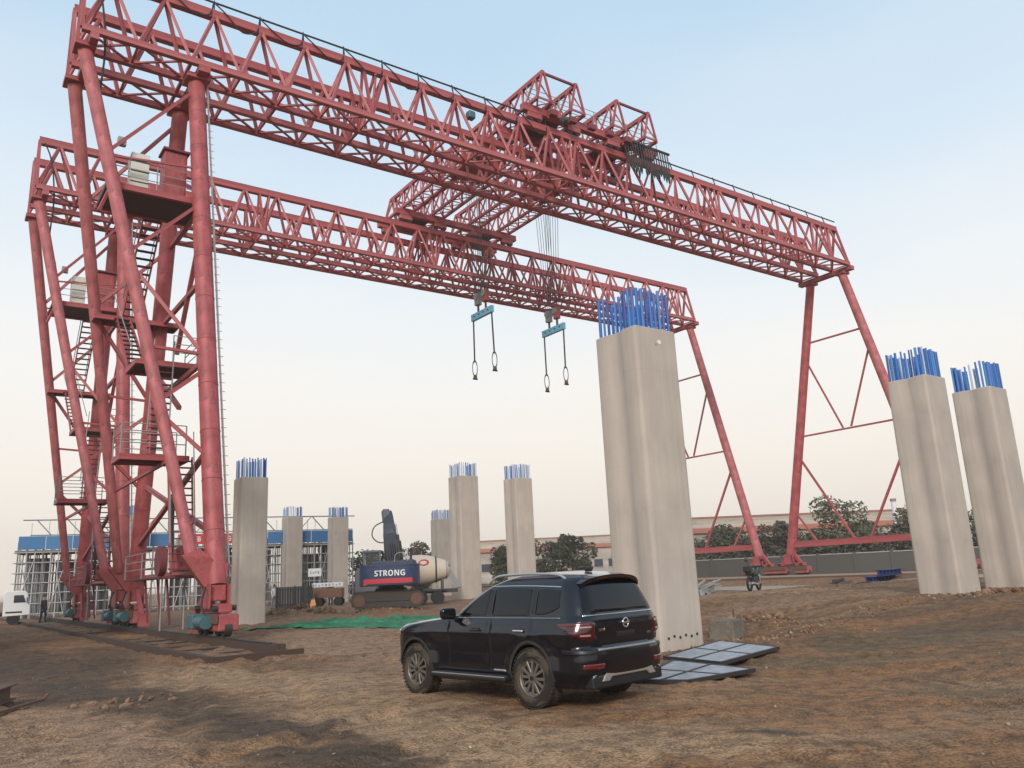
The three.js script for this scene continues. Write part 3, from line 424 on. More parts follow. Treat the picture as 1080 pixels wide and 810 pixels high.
// ---------- black SUV (local frame: x forward from the rear axle, y up, z to its right) ----------
{
  const car = thing('suv', 'muddy black SUV parked on the bare earth in front of the big pier', 'car', put(CAR.u, CAR.v, 0), CAR.turn);
  car.position.y = 0.0; car.scale.set(0.85, 0.938, 0.918);
  const xr = curve([[0.26, -0.9], [0.34, -1.0], [0.44, -1.075], [0.62, -1.105], [0.72, -1.1], [0.765, -1.085], [0.785, -1.035], [0.9, -1.03], [1.02, -1.035], [1.12, -1.03], [1.19, -1.005], [1.3, -0.965], [1.5, -0.875], [1.62, -0.81], [1.68, -0.76], [1.72, -0.66], [1.75, -0.4], [1.765, -0.12], [1.775, 0.12]]);
  const xf = curve([[0.26, 3.5], [0.36, 3.66], [0.5, 3.77], [0.75, 3.79], [0.95, 3.75], [1.02, 3.66], [1.06, 3.5], [1.1, 3.15], [1.14, 2.7], [1.165, 2.35], [1.19, 2.12], [1.25, 2.03], [1.4, 1.74], [1.52, 1.48], [1.6, 1.28], [1.66, 1.08], [1.7, 0.92], [1.735, 0.74], [1.76, 0.52], [1.775, 0.35]]);
  const wd = curve([[0.26, 0.8], [0.34, 0.855], [0.42, 0.888], [0.48, 0.906], [0.56, 0.903], [0.68, 0.9], [0.8, 0.908], [0.9, 0.926], [0.945, 0.938], [0.965, 0.94], [0.985, 0.932], [1.04, 0.914], [1.1, 0.894], [1.15, 0.872], [1.19, 0.858], [1.3, 0.828], [1.45, 0.78], [1.56, 0.738], [1.62, 0.706], [1.67, 0.664], [1.705, 0.612], [1.735, 0.53], [1.76, 0.38], [1.775, 0.2]]);
  const rrx = curve([[0.26, 0.2], [0.76, 0.3], [0.79, 0.26], [1.15, 0.3], [1.2, 0.32], [1.7, 0.3], [1.775, 0.15]]), rrz = curve([[0.26, 0.3], [0.78, 0.36], [1.15, 0.26], [1.7, 0.22], [1.775, 0.12]]);
  const frx = curve([[0.26, 0.6], [0.95, 0.62], [1.1, 0.7], [1.2, 0.5], [1.7, 0.3], [1.775, 0.15]]), frz = curve([[0.26, 0.7], [0.95, 0.7], [1.1, 0.45], [1.2, 0.6], [1.7, 0.45], [1.775, 0.2]]);
  const flare = (x, y) => { let f = 0; for (const a of [0, 2.85]) { const d = Math.hypot(x - a, y - 0.385); f = Math.max(f, 0.03 * (1 - smooth(d, 0.45, 0.66))); } return f * (y < 1.02 ? 1 : 0); };
  const bulge = (z, w) => 0.035 * (1 - (z / w) ** 2);
  const rearX = (z, y) => { const w = wd(y), x0 = xr(y), a = rrx(y), b = Math.min(rrz(y), w); const az = Math.abs(z); if (az <= w - b) return x0 - bulge(az, w) + 0.035 * 0.3; const q = clamp((az - (w - b)) / b, 0, 1); return x0 + a - a * Math.sqrt(Math.max(0, 1 - q * q)) - bulge(az, w) * (1 - q) + 0.0105 * (1 - q) + 0; };
  const sideZ = (x, y) => { const w = wd(y), x0 = xr(y), a = rrx(y), b = Math.min(rrz(y), w), x1 = xf(y), c = frx(y), d = Math.min(frz(y), w); let z = w; if (x < x0 + a) { const q = clamp((x0 + a - x) / a, 0, 1); z = w - b + b * Math.sqrt(1 - q * q); } else if (x > x1 - c) { const q = clamp((x - (x1 - c)) / c, 0, 1); z = w - d + d * Math.sqrt(1 - q * q); } return z + flare(x, y); };
  const corner = (t, y, off = 0) => { const w = wd(y), x0 = xr(y), a = rrx(y), b = Math.min(rrz(y), w), th = t * Math.PI / 2; return [x0 + a - (a + off) * Math.cos(th), w - b + (b + off) * Math.sin(th)]; };
  // body shell
  const ys = []; for (let y = 0.26; y < 1.0; y += 0.022) ys.push(y); for (let y = 1.0; y < 1.2; y += 0.0085) ys.push(y); for (let y = 1.2; y < 1.68; y += 0.03) ys.push(y); for (let y = 1.68; y <= 1.7751; y += 0.0075) ys.push(Math.min(y, 1.775));
  const ring = (y) => {
    const h = [], w = wd(y), b = Math.min(rrz(y), w), x1 = xf(y), c = frx(y), d = Math.min(frz(y), w), x0 = xr(y) + rrx(y), xe = x1 - c;
    for (let i = 0; i < 8; i++) { const z = (w - b) * i / 8; h.push([rearX(z, y), z]); }
    for (let i = 0; i <= 12; i++) { const [x, z] = corner(i / 12, y); h.push([x - bulge(w - b, w) * (1 - i / 12) * 0 , z + flare(x, y)]); }
    for (let i = 1; i < 56; i++) { const x = lerp(x0, xe, i / 56); h.push([x, w + flare(x, y)]); }
    for (let i = 0; i <= 14; i++) { const th = i / 14 * Math.PI / 2, x = xe + c * Math.sin(th), z = w - d + d * Math.cos(th); h.push([x, z + flare(x, y) * Math.cos(th)]); }
    for (let i = 1; i <= 8; i++) { const z = (w - d) * (1 - i / 8); h.push([x1 + 0.03 * (1 - (z / w) ** 2) * (i / 8), z]); }
    const out = h.map(([x, z]) => [x, y, -z]); for (let i = h.length - 2; i > 0; i--) out.push([h[i][0], y, h[i][1]]); return out;
  };
  const rings = ys.map(ring), K = rings[0].length, pos = [], idx = [];
  rings.forEach((r) => r.forEach((p) => pos.push(...p)));
  for (let j = 0; j < rings.length - 1; j++) for (let i = 0; i < K; i++) { const a = j * K + i, b = j * K + (i + 1) % K; idx.push(a, a + K, b, b, a + K, b + K); }
  const cap = (j, flip) => { const r = rings[j], c = pos.length / 3; let sx = 0; r.forEach((p) => sx += p[0]); pos.push(sx / K, r[0][1] + (flip ? 0.002 : 0), 0); for (let i = 0; i < K; i++) { const a = j * K + i, b = j * K + (i + 1) % K; flip ? idx.push(a, c, b) : idx.push(b, c, a); } };
  cap(0, false); cap(rings.length - 1, true);
  const bg = new THREE.BufferGeometry(); bg.setAttribute('position', new THREE.Float32BufferAttribute(pos, 3)); bg.setIndex(idx); bg.computeVertexNormals(); bg.setAttribute('uv', new THREE.Float32BufferAttribute(new Float32Array(pos.length / 3 * 2), 2));
  // signed volume decides the winding that the boolean needs
  { let vol = 0; const P = (i) => V(pos[3 * i], pos[3 * i + 1], pos[3 * i + 2]); for (let i = 0; i < idx.length; i += 3) vol += P(idx[i]).dot(P(idx[i + 1]).cross(P(idx[i + 2]))); if (vol < 0) { for (let i = 0; i < idx.length; i += 3) { const t = idx[i]; idx[i] = idx[i + 1]; idx[i + 1] = t; } bg.setIndex(idx); bg.computeVertexNormals(); } }
  const ev = new Evaluator(); ev.useGroups = false; ev.attributes = ['position', 'normal', 'uv'];
  let solid = new Brush(bg); solid.updateMatrixWorld();
  for (const x of [0, 2.85]) for (const s of [-1, 1]) { const cg = new THREE.CylinderGeometry(0.45, 0.45, 0.62, 56); cg.rotateX(Math.PI / 2); const cb = new Brush(cg); cb.position.set(x, 0.4, s * 0.86); cb.updateMatrixWorld(); solid = ev.evaluate(solid, cb, SUBTRACTION); solid.updateMatrixWorld(); }
  // road dust sits on the dark paint as fine specks
  const dustTex = tex(512, 512, (u, v) => { const k = smooth(fbm(u * 10, v * 10, 4, 10) * 0.55 + vnoise(u * 130, v * 130, 130) * 0.5, 0.55, 0.85) * 0.25; return [0.16 + k * 0.6, 0.16 + k * 0.52, 0.18 + k * 0.42]; });
  const paint = phys({ color: rgb(0.0022, 0.0026, 0.007), roughness: 0.3, specularIntensity: 0.4, clearcoat: 0.9, clearcoatRoughness: 0.06 });
  const lowPaint = phys({ color: rgb(0.006, 0.006, 0.008), roughness: 0.5, clearcoat: 0.2, clearcoatRoughness: 0.2 });
  const chrome = std({ color: rgb(0.72, 0.72, 0.72), roughness: 0.18, metalness: 1 }), silver = std({ color: rgb(0.5, 0.49, 0.48), roughness: 0.38, metalness: 0.7 });
  const glass = phys({ color: rgb(0.004, 0.0045, 0.006), roughness: 0.03, ior: 1.45 }), trim = std({ color: rgb(0.012, 0.012, 0.013), roughness: 0.55 });
  const redLamp = phys({ color: rgb(0.05, 0.002, 0.003), roughness: 0.2, clearcoat: 1, clearcoatRoughness: 0.04 }), redBright = phys({ color: rgb(0.13, 0.005, 0.007), roughness: 0.25, clearcoat: 1 }), lens = phys({ color: rgb(0.4, 0.22, 0.22), roughness: 0.15, clearcoat: 1 });
  const dusty = std({ color: rgb(0.045, 0.037, 0.029), roughness: 0.9, map: paintTex });
  const body = mesh('body', solid.geometry, paint, car);
  // side panels: every patch follows the body skin, slightly proud of it
  const side = (name, s, x0, x1, y0, y1, off, mat, parent = car, nx = 18, ny = 14, arc = name === 'side_window') => mesh(name, patch(nx, ny, (a, b) => { const yy = lerp(y0, y1, b), xm = lerp(typeof x0 === 'function' ? x0(yy) : x0, typeof x1 === 'function' ? x1(yy) : x1, a), y = yy - (arc ? (b * (y1 - y0)) * 0.11 * ((xm - 0.75) / 1.2) ** 2 - (xm < -0.25 ? (1 - b) * 0.55 * (-0.25 - xm) ** 1.6 : 0) : 0), xa = typeof x0 === 'function' ? x0(y) : x0, xb = typeof x1 === 'function' ? x1(y) : x1, x = lerp(xa, xb, a), edge = Math.min(a, 1 - a, b * 0.8, (1 - b) * 0.8) < 0.001 ? -0.004 : off; return [x, y, s * (sideZ(x, y) + edge)]; }), mat, parent);
  const aPillar = (y) => 1.985 - (y - 1.18) * 1.62, archCut = (y) => { const d = 0.50 ** 2 - (y - 0.4) ** 2; return d > 0 ? Math.max(0.02, Math.sqrt(d)) : 0.02; };
  for (const s of [-1, 1]) {
    const fd = side('door', s, 0.93, 1.98, 0.44, 1.155, 0.007, paint), rd = side('door', s, (y) => Math.max(-0.08, archCut(y) * (y < 0.9 ? 1 : 0) + (y < 0.9 ? 0.03 : -0.08)), 0.915, 0.44, 1.165, 0.007, paint);
    for (const [d, hx] of [[fd, 1.12], [rd, 0.1]]) { const y = 1.0, z = s * (sideZ(hx + 0.1, y) + 0.035); const h = new THREE.CapsuleGeometry(0.017, 0.19, 4, 8); h.rotateZ(Math.PI / 2); const q = mesh('handle', h, d === rd ? chrome : paint, d); q.position.set(hx + 0.1, y, z); rbox('handle_cup', [hx + 0.1, y, s * (sideZ(hx + 0.1, y) + 0.006)], [0.2, 0.06, 0.012], 0.004, trim, d); }
    side('side_window', s, 1.0, (y) => aPillar(y) - 0.04, 1.185, 1.59, 0.006, glass);
    side('side_window', s, 0.02, 0.93, 1.185, 1.585, 0.006, glass);
    side('side_window', s, (y) => -0.6 + (y - 1.2) * 0.1, -0.06, 1.2, 1.58, 0.006, glass);
    side('pillar_trim', s, 0.925, 1.005, 1.175, 1.6, 0.004, trim, car, 3, 8); side('pillar_trim', s, -0.065, 0.025, 1.19, 1.6, 0.004, trim, car, 3, 8);
    side('belt_chrome', s, -0.62, 2.0, 1.158, 1.176, 0.014, chrome, car, 60, 3);
    mesh('window_chrome', patch(40, 2, (a, b) => { const x = lerp(-0.55, 1.32, a), y = 1.597 - 0.03 * ((x - 0.75) / 1.2) ** 2 + b * 0.013; return [x, y, s * (sideZ(x, y) + (b > 0 && b < 1 ? 0.012 : 0.004))]; }), chrome, car);
    side('sill_trim', s, 0.5, 2.36, 0.3, 0.4, 0.01, dusty, car, 30, 5);
    side('door_moulding', s, 0.55, 0.85, 0.44, 0.475, 0.024, silver, car, 10, 3);
    // running board
    { const r = rbox('running_board', [1.43, 0.345, s * 0.9], [1.86, 0.05, 0.2], 0.02, trim, car); rbox('step_strip', [0, 0.028, s * 0.06], [1.78, 0.012, 0.05], 0.004, silver, r); }
    // dusty arch lips
    for (const x of [0, 2.85]) { const tg = new THREE.TorusGeometry(0.452, 0.028, 6, 40, Math.PI * 1.06); tg.rotateZ(-0.09); const p = tg.attributes.position; for (let i = 0; i < p.count; i++) p.setZ(i, p.getZ(i) * 0.5 + s * (sideZ(x + p.getX(i), 0.4 + p.getY(i)) - 0.004)); tg.computeVertexNormals(); const q = mesh('arch_lip', tg, dusty, car); q.position.set(x, 0.4, 0); }
    // roof rail
    { const pts = []; for (let i = 0; i <= 10; i++) { const x = lerp(-0.62, 1.22, i / 10), e = Math.min(1, Math.min(i, 10 - i) / 1.2); pts.push(V(x, 1.665 + 0.095 * e - 0.035 * ((x - 0.4) / 0.9) ** 2, s * (0.635 - 0.01 * e))); } cable('roof_rail', pts, 0.02, silver, car, 8); }
    // mirror
    { const mg = new RoundedBoxGeometry(0.13, 0.17, 0.26, 4, 0.055), q = mesh('mirror', mg, paint, car); q.position.set(1.8, 1.235, s * 1.02); q.rotation.y = s * 0.2; box('mirror_arm', [0.02, -0.07, -s * 0.15], [0.08, 0.05, 0.16], trim, q); box('mirror_glass', [-0.064, 0.005, 0], [0.012, 0.12, 0.19], glass, q); }
    // tail lamp wrapping round the corner
    const wrap = (name, t0, t1, y0, y1, off, mat, ext = 0) => mesh(name, patch(20, 8, (a, b) => { const t = lerp(t0, t1, a); const lo = typeof y0 === 'function' ? y0(t) : y0, hi = typeof y1 === 'function' ? y1(t) : y1, y = lerp(lo, hi, b), e = (a === 0 || a === 1 || b === 0 || b === 1) ? -0.003 : off; if (t <= 0) { const w = wd(y), bz = Math.min(rrz(y), w), z = w - bz + t * 0.3; return [rearX(z, y) - e, y, s * z]; } if (t >= 1) { const x = xr(y) + rrx(y) + (t - 1) * 0.3; return [x, y, s * (sideZ(x, y) + e)]; } const [x, z] = corner(t, y, e); return [x, y, s * z]; }), mat, car);
    wrap('tail_lamp', -0.05, 1.55, (t) => t > 0.9 ? 0.99 + (t - 0.9) * 0.12 : 0.86 + 0.12 * Math.max(0, t) ** 2, (t) => 1.125 - 0.02 * t, 0.02, redLamp);
    wrap('lamp_bar', 0.1, 1.42, 1.07, 1.1, 0.028, redBright); wrap('lamp_lens', 0.12, 0.5, 1.035, 1.06, 0.028, lens); wrap('lamp_lens', 0.16, 0.5, 0.925, 0.955, 0.028, lens);
    wrap('bumper_reflector', -0.12, 0.62, 0.52, 0.585, 0.012, redBright); wrap('bumper_corner', 0.2, 1.5, 0.70, 0.765, 0.012, lowPaint);
    // exhaust trim
    { const eg = new THREE.TorusGeometry(0.06, 0.016, 8, 20); eg.scale(1, 0.55, 1); eg.rotateY(Math.PI / 2); const e = mesh('exhaust_trim', eg, chrome, car); e.position.set(-1.05, 0.41, s * 0.66); const k = box('exhaust_hole', [0.02, 0, 0], [0.03, 0.05, 0.1], M.black, e); }
    // head lamp
    mesh('head_lamp', patch(14, 6, (a, b) => { const x = lerp(3.3, 3.72, a), y = lerp(0.9, 1.0, b); return [x, y, s * (sideZ(x, y) + 0.008)]; }), phys({ color: rgb(0.5, 0.5, 0.5), roughness: 0.1, clearcoat: 1 }), car);
  }
  const rear = (name, zf, y0, y1, off, mat, nz = 30, ny = 8, z0 = null) => mesh(name, patch(nz, ny, (a, b) => { const y = lerp(y0, y1, b), w = zf(y), z = lerp(z0 === null ? -w : z0, w, a), e = (a === 0 || a === 1 || b === 0 || b === 1) ? -0.003 : off; return [rearX(z, y) - e, y, z]; }), mat, car);
  rear('rear_window', (y) => wd(y) - 0.085 - (y > 1.55 ? (y - 1.55) * 0.3 : 0), 1.21, 1.63, 0.006, glass, 40, 14);
  const tg = rear('tailgate', () => 0.7, 0.79, 1.175, 0.006, paint, 40, 14);
  rear('tailgate_chrome', (y) => wd(y) - 0.09, 1.178, 1.2, 0.014, chrome, 40, 3);
  rear('bumper_chrome', () => 0.62, 0.742, 0.772, 0.016, silver, 40, 3);
  rear('plate_recess', () => 0.24, 0.86, 0.98, 0.008, trim, 10, 4);
  // skid plate: a raised silver band with turned-down ends
  { const sh = new THREE.Shape(); sh.moveTo(-0.56, 0.36); sh.lineTo(-0.47, 0.47); sh.quadraticCurveTo(-0.45, 0.5, -0.4, 0.5); sh.lineTo(0.4, 0.5); sh.quadraticCurveTo(0.45, 0.5, 0.47, 0.47); sh.lineTo(0.56, 0.36); sh.lineTo(0.44, 0.36); sh.lineTo(0.38, 0.41); sh.lineTo(-0.38, 0.41); sh.lineTo(-0.44, 0.36); sh.closePath(); const g = new THREE.ExtrudeGeometry(sh, { depth: 0.05, bevelEnabled: true, bevelSize: 0.012, bevelThickness: 0.012, bevelSegments: 2 }); g.rotateY(-Math.PI / 2); const q = mesh('skid_plate', g, silver, car); q.position.set(-1.03, 0.005, 0); }
  rbox('under_bumper', [-0.98, 0.35, 0], [0.18, 0.16, 1.5], 0.03, trim, car);
  // spoiler with high brake lamp
  { const top = (a, b) => { const z = lerp(-0.64, 0.64, a), q = (z / 0.64) ** 2; return [lerp(-0.42, -0.93 + 0.1 * q * q, b), 1.752 - 0.045 * b - 0.062 * q - 0.05 * q * q * q, z]; };
    const g = patch(28, 10, top), lo = patch(28, 10, (a, b) => { const p = top(a, b); return [p[0] + 0.01, p[1] - 0.055 * smooth(b, 0, 0.5), p[2]]; }), edge = patch(28, 1, (a, b) => { const p = top(a, 1); return [p[0] + 0.01 * b, p[1] - 0.055 * b, p[2]]; });
    mesh('roof_spoiler', mergeGeometries([g, lo, edge]), paint, car); mesh('brake_lamp', patch(20, 2, (a, b) => { const p = top(lerp(0.2, 0.8, a), 1); return [p[0] - 0.004 + 0.006 * b, p[1] - 0.015 - 0.025 * b, p[2]]; }), redLamp, car); }
  rbox('roof_antenna', [-0.4, 1.785, 0], [0.14, 0.06, 0.04], 0.015, trim, car);
  // round badge with a name bar, small lettering on the tailgate
  { const t = new THREE.TorusGeometry(0.058, 0.011, 8, 28); t.rotateY(Math.PI / 2); const x = rearX(0, 1.06) - 0.016, q = mesh('badge_ring', t, chrome, car); q.position.set(x, 1.06, 0); rbox('badge_bar', [x - 0.004, 1.06, 0], [0.014, 0.026, 0.16], 0.004, chrome, car);
    const a = text('badge_letters', 'TERRA', 0.034, 0.006, chrome, car); a.rotation.y = -Math.PI / 2; a.position.set(rearX(-0.5, 1.0) - 0.012, 1.0, -0.5); const b = text('badge_letters', '4WD', 0.03, 0.006, chrome, car); b.rotation.y = -Math.PI / 2; b.position.set(rearX(0.52, 0.9) - 0.012, 0.9, 0.52); }
  // windscreen and bonnet details seen from ahead
  mesh('windscreen', patch(24, 12, (a, b) => { const y = lerp(1.22, 1.64, b), w = wd(y) - 0.1, z = lerp(-w, w, a), x1 = xf(y), c = frx(y), d = Math.min(frz(y), wd(y)), az = Math.abs(z), q = clamp((az - (wd(y) - d)) / d, 0, 1); return [x1 - c + c * Math.sqrt(1 - q * q) + 0.012 + (az < wd(y) - d ? 0.03 * (1 - (z / wd(y)) ** 2) : 0.02 * (1 - q)), y, z]; }), glass, car);
  rbox('grille', [3.79, 0.78, 0], [0.06, 0.3, 0.9], 0.02, trim, car);
  tube('rear_axle', V(0, 0.385, -0.62), V(0, 0.385, 0.62), 0.06, M.steelDark, car); rbox('underbody', [1.4, 0.3, 0], [3.6, 0.12, 1.1], 0.03, M.black, car);
  // wheels
  const tyreMat = std({ color: rgb(0.075, 0.06, 0.045), roughness: 0.95, map: tex(256, 256, (u, v) => { const k = fbm(u * 12, v * 12, 4, 12), q = smooth(k, 0.4, 0.62); return [lerp(0.55, 1, q), lerp(0.55, 0.97, q), lerp(0.57, 0.92, q)]; }) });
  const prof = [[0.235, -0.1], [0.25, -0.118], [0.3, -0.13], [0.345, -0.126], [0.372, -0.11], [0.383, -0.085], [0.387, -0.04], [0.387, 0.04], [0.383, 0.085], [0.372, 0.11], [0.345, 0.126], [0.3, 0.13], [0.25, 0.118], [0.235, 0.1]].map(([a, b]) => new THREE.Vector2(a, b));
  const tyreG = new THREE.LatheGeometry(prof, 48); tyreG.rotateX(Math.PI / 2);
  const tread = (() => { const g = []; for (let k = 0; k < 44; k++) for (const s of [-1, 1]) { const b = new THREE.BoxGeometry(0.03, 0.014, 0.075); b.translate(0, 0.389, s * 0.078); b.rotateZ((k + (s > 0 ? 0.5 : 0)) / 44 * Math.PI * 2); g.push(b); } return mergeGeometries(g); })();
  const rimG = new THREE.LatheGeometry([[0.2, -0.09], [0.232, -0.095], [0.243, -0.112], [0.236, -0.118], [0.222, -0.1], [0.212, -0.04], [0.212, 0.09]].map(([a, b]) => new THREE.Vector2(a, b)), 48); rimG.rotateX(Math.PI / 2);
  const spokeG = (() => { const g = []; for (let k = 0; k < 6; k++) for (const o of [-1, 1]) { const s = new THREE.Shape(); s.moveTo(o * 0.006, 0.05); s.lineTo(o * 0.034, 0.055); s.lineTo(o * 0.078, 0.215); s.lineTo(o * 0.042, 0.222); s.closePath(); const e = new THREE.ExtrudeGeometry(s, { depth: 0.028, bevelEnabled: true, bevelSize: 0.004, bevelThickness: 0.004, bevelSegments: 1 }); e.translate(0, 0, -0.105); e.rotateZ(k / 6 * Math.PI * 2); g.push(e); } const hub = new THREE.CylinderGeometry(0.058, 0.068, 0.04, 20); hub.rotateX(Math.PI / 2); hub.translate(0, 0, -0.095); g.push(hub.toNonIndexed()); return mergeGeometries(g.map((q) => { const n = q.index ? q.toNonIndexed() : q; n.clearGroups(); return n; })); })();
  const alloy = std({ color: rgb(0.2, 0.18, 0.155), roughness: 0.42, metalness: 0.65 }), wellDark = std({ color: rgb(0.03, 0.027, 0.024), roughness: 0.95 });
  for (const x of [0, 2.85]) for (const s of [-1, 1]) {
    const w = new THREE.Group(); w.name = 'wheel'; w.position.set(x, 0.385, s * 0.79); w.rotation.y = s > 0 ? Math.PI : 0; w.scale.x = 1.104; car.add(w);
    mesh('tyre', tyreG, tyreMat, w); const td = mesh('tread', tread, tyreMat, w); td.userData.kind = 'stuff'; mesh('rim', rimG, alloy, w); const sp = mesh('spokes', spokeG, alloy, w); sp.rotation.z = 0.3 + x; tube('brake_disc', V(0, 0, -0.03), V(0, 0, 0.0), 0.19, M.steelDark, w, UNIT_CYL20); tube('wheel_back', V(0, 0, 0.04), V(0, 0, 0.06), 0.215, wellDark, w, UNIT_CYL20);
    const cp = mesh('hub_cap', new THREE.CylinderGeometry(0.028, 0.03, 0.02, 16), trim, w); cp.rotation.x = Math.PI / 2; cp.position.z = -0.118;
  }
}
// ---------- formwork panels lying by the pier ----------
const panelSteel = std({ color: rgb(0.5, 0.545, 0.61), roughness: 0.45, metalness: 0.2, map: tex(256, 256, (u, v) => { const k = fbm(u * 7, v * 7, 4, 7), s = smooth(fbm(u * 20, v * 20, 3, 20), 0.58, 0.75); const b = 0.84 + 0.24 * (k - 0.5); return [lerp(b, 0.6, s * 0.4), lerp(b, 0.54, s * 0.4), lerp(b, 0.47, s * 0.4)]; }) });
function formwork(corners, y, label, nu, nv) {   // corners on the ground in u, v order
  const c = corners.map(([u, v]) => V(u, 0, -v)), mid = c.reduce((a, b) => a.add(b), V(0, 0, 0)).multiplyScalar(0.25), t = thing('formwork_panel', label, 'formwork panel', [mid.x, y, mid.z], 0, 'steel formwork panels on the ground');
  const q = corners.map(([u, v]) => V(u, 0, -v)).map((p) => V(p.x - mid.x, 0, p.z - mid.z)), at = (a, b, h = 0) => { const e = q[0].clone().lerp(q[1], a), f = q[3].clone().lerp(q[2], a); const p = e.lerp(f, b); p.y = h; return p; };
  for (let i = 0; i < nu; i++) for (let j = 0; j < nv; j++) {
    const g0 = 0.012, a0 = i / nu + g0, a1 = (i + 1) / nu - g0, b0 = j / nv + g0, b1 = (j + 1) / nv - g0;
    const P = [at(a0, b0, 0.02), at(a1, b0, 0.02), at(a1, b1, 0.02), at(a0, b1, 0.02)], L = P.map((p) => V(p.x, -0.02, p.z)), pos = [], idx = [];
    const quad = (w, x, y2, z, uvs) => { const n = pos.length / 3; for (const p of [w, x, y2, z]) pos.push(p.x, p.y, p.z); idx.push(n, n + 1, n + 2, n, n + 2, n + 3); };
    quad(...P); quad(...[...L].reverse()); for (let k = 0; k < 4; k++) quad(P[k], L[k], L[(k + 1) % 4], P[(k + 1) % 4]);
    const g = new THREE.BufferGeometry(); g.setAttribute('position', new THREE.Float32BufferAttribute(pos, 3)); g.setIndex(idx); g.computeVertexNormals(); metric(g); mesh('panel_sheet', g, panelSteel, t);
  }
  for (let i = 0; i <= nu; i++) bar('panel_rib', at(i / nu, 0, 0.0), at(i / nu, 1, 0.0), 0.05, 0.06, M.steelDark, t);
  for (let j = 0; j <= nv; j++) bar('panel_rib', at(0, j / nv, -0.002), at(1, j / nv, -0.002), 0.06, 0.058, M.steelDark, t);
  return t;
}
formwork([[11.11, 11.07], [10.94, 9.59], [13.39, 10.32], [13.99, 12.26]], 0.07, 'steel formwork panel lying against the foot of the big pier', 2, 2);
formwork([[8.69, 9.3], [9.08, 8.59], [10.6, 8.66], [10.85, 10.6]], 0.055, 'steel formwork panel half under the rear of the SUV', 2, 2);
// ---------- scraps near the camera ----------
{ const t = thing('steel_offcut', 'short rusty steel beam lying at the left edge of the picture', 'steel beam', put(1.25, 15.9), 1.2); bar('web', V(-1.6, 0.16, 0), V(0.3, 0.16, 0), 0.03, 0.2, M.rust, t); for (const y of [0.05, 0.27]) bar('flange', V(-1.6, y, 0), V(0.3, y, 0), 0.22, 0.025, M.rust, t);
  const r = thing('steel_bar', 'thin rusty bar on the earth below the short steel beam', 'steel bar', put(1.55, 14.9), 1.0); const b = bar('rod', V(-1.4, 0.04, 0), V(0.35, 0.05, 0), 0.05, 0.04, M.rust, r); bar('hooked_end', V(0.35, 0.05, 0), V(0.42, 0.12, 0.04), 0.05, 0.04, M.rust, r);
  const c = thing('concrete_block', 'broken grey concrete block in the hollow right of the big pier', 'concrete block', put(16.2, 13.9, -0.05), 0.35); const g = new RoundedBoxGeometry(0.95, 0.5, 0.6, 8, 0.07), p = g.attributes.position; for (let i = 0; i < p.count; i++) { const k = fbm(p.getX(i) * 4 + 3, p.getY(i) * 4 + p.getZ(i) * 5, 3) - 0.5; p.setXYZ(i, p.getX(i) * (1 + k * 0.3), p.getY(i) * (1 + k * 0.6), p.getZ(i) * (1 + k * 0.4)); } g.computeVertexNormals(); const m = mesh('block', g, std({ color: rgb(0.24, 0.2, 0.16), roughness: 1, map: paintTex }), c); m.position.y = 0.24; rbox('bar_stub', [0.2, 0.6, 0.1], [0.04, 0.2, 0.04], 0.01, M.rust, c); }
const chunk = (() => { const g = new THREE.DodecahedronGeometry(1, 1), p = g.attributes.position; for (let i = 0; i < p.count; i++) { const n = 0.72 + 0.5 * hash(Math.round(p.getX(i) * 40), Math.round(p.getY(i) * 60 + p.getZ(i) * 90)); p.setXYZ(i, p.getX(i) * n, p.getY(i) * n * 0.75, p.getZ(i) * n); } return toCreasedNormals(g, 0.5); })();
const clodMats = [rgb(0.2, 0.115, 0.065), rgb(0.25, 0.145, 0.085), rgb(0.28, 0.18, 0.115), rgb(0.12, 0.08, 0.05)].map((c) => std({ color: c, roughness: 1 }));
function heap(u, v, ru, rv, n, s0, s1, label) { const t = thing('earth_heap', label, 'earth heap', put(u, v)); for (let k = 0; k < n; k++) { const a = rnd() * 6.28, d = Math.sqrt(rnd()), x = Math.cos(a) * d * ru, z = Math.sin(a) * d * rv, s = lerp(s0, s1, rnd() ** 2), m = mesh('clod', chunk, clodMats[Math.floor(rnd() * 4)], t); m.position.set(x, groundY(u + x, v - z) - t.position.y + s * 0.3 + (1 - d) * s1 * 0.8, z); m.scale.set(s * rr(0.8, 1.5), s, s * rr(0.8, 1.3)); m.rotation.set(rnd(), rnd() * 6, rnd()); } }
heap(18.9, 15.0, 1.3, 0.8, 46, 0.03, 0.12, 'heap of reddish earth clods beside the broken concrete block');
heap(17.0, 43.4, 2.2, 0.9, 60, 0.05, 0.2, 'earth heap in front of the black barrier fence');
heap(26.6, 12.2, 2.6, 0.5, 50, 0.03, 0.1, 'row of clods along the foot of the right-hand piers');
heap(29, 41.5, 3.0, 1.2, 70, 0.06, 0.26, 'earth bank between the mixer truck and the SUV');
heap(2.75, 14.3, 0.8, 0.7, 30, 0.02, 0.055, 'small dark pile of clods in the left foreground');
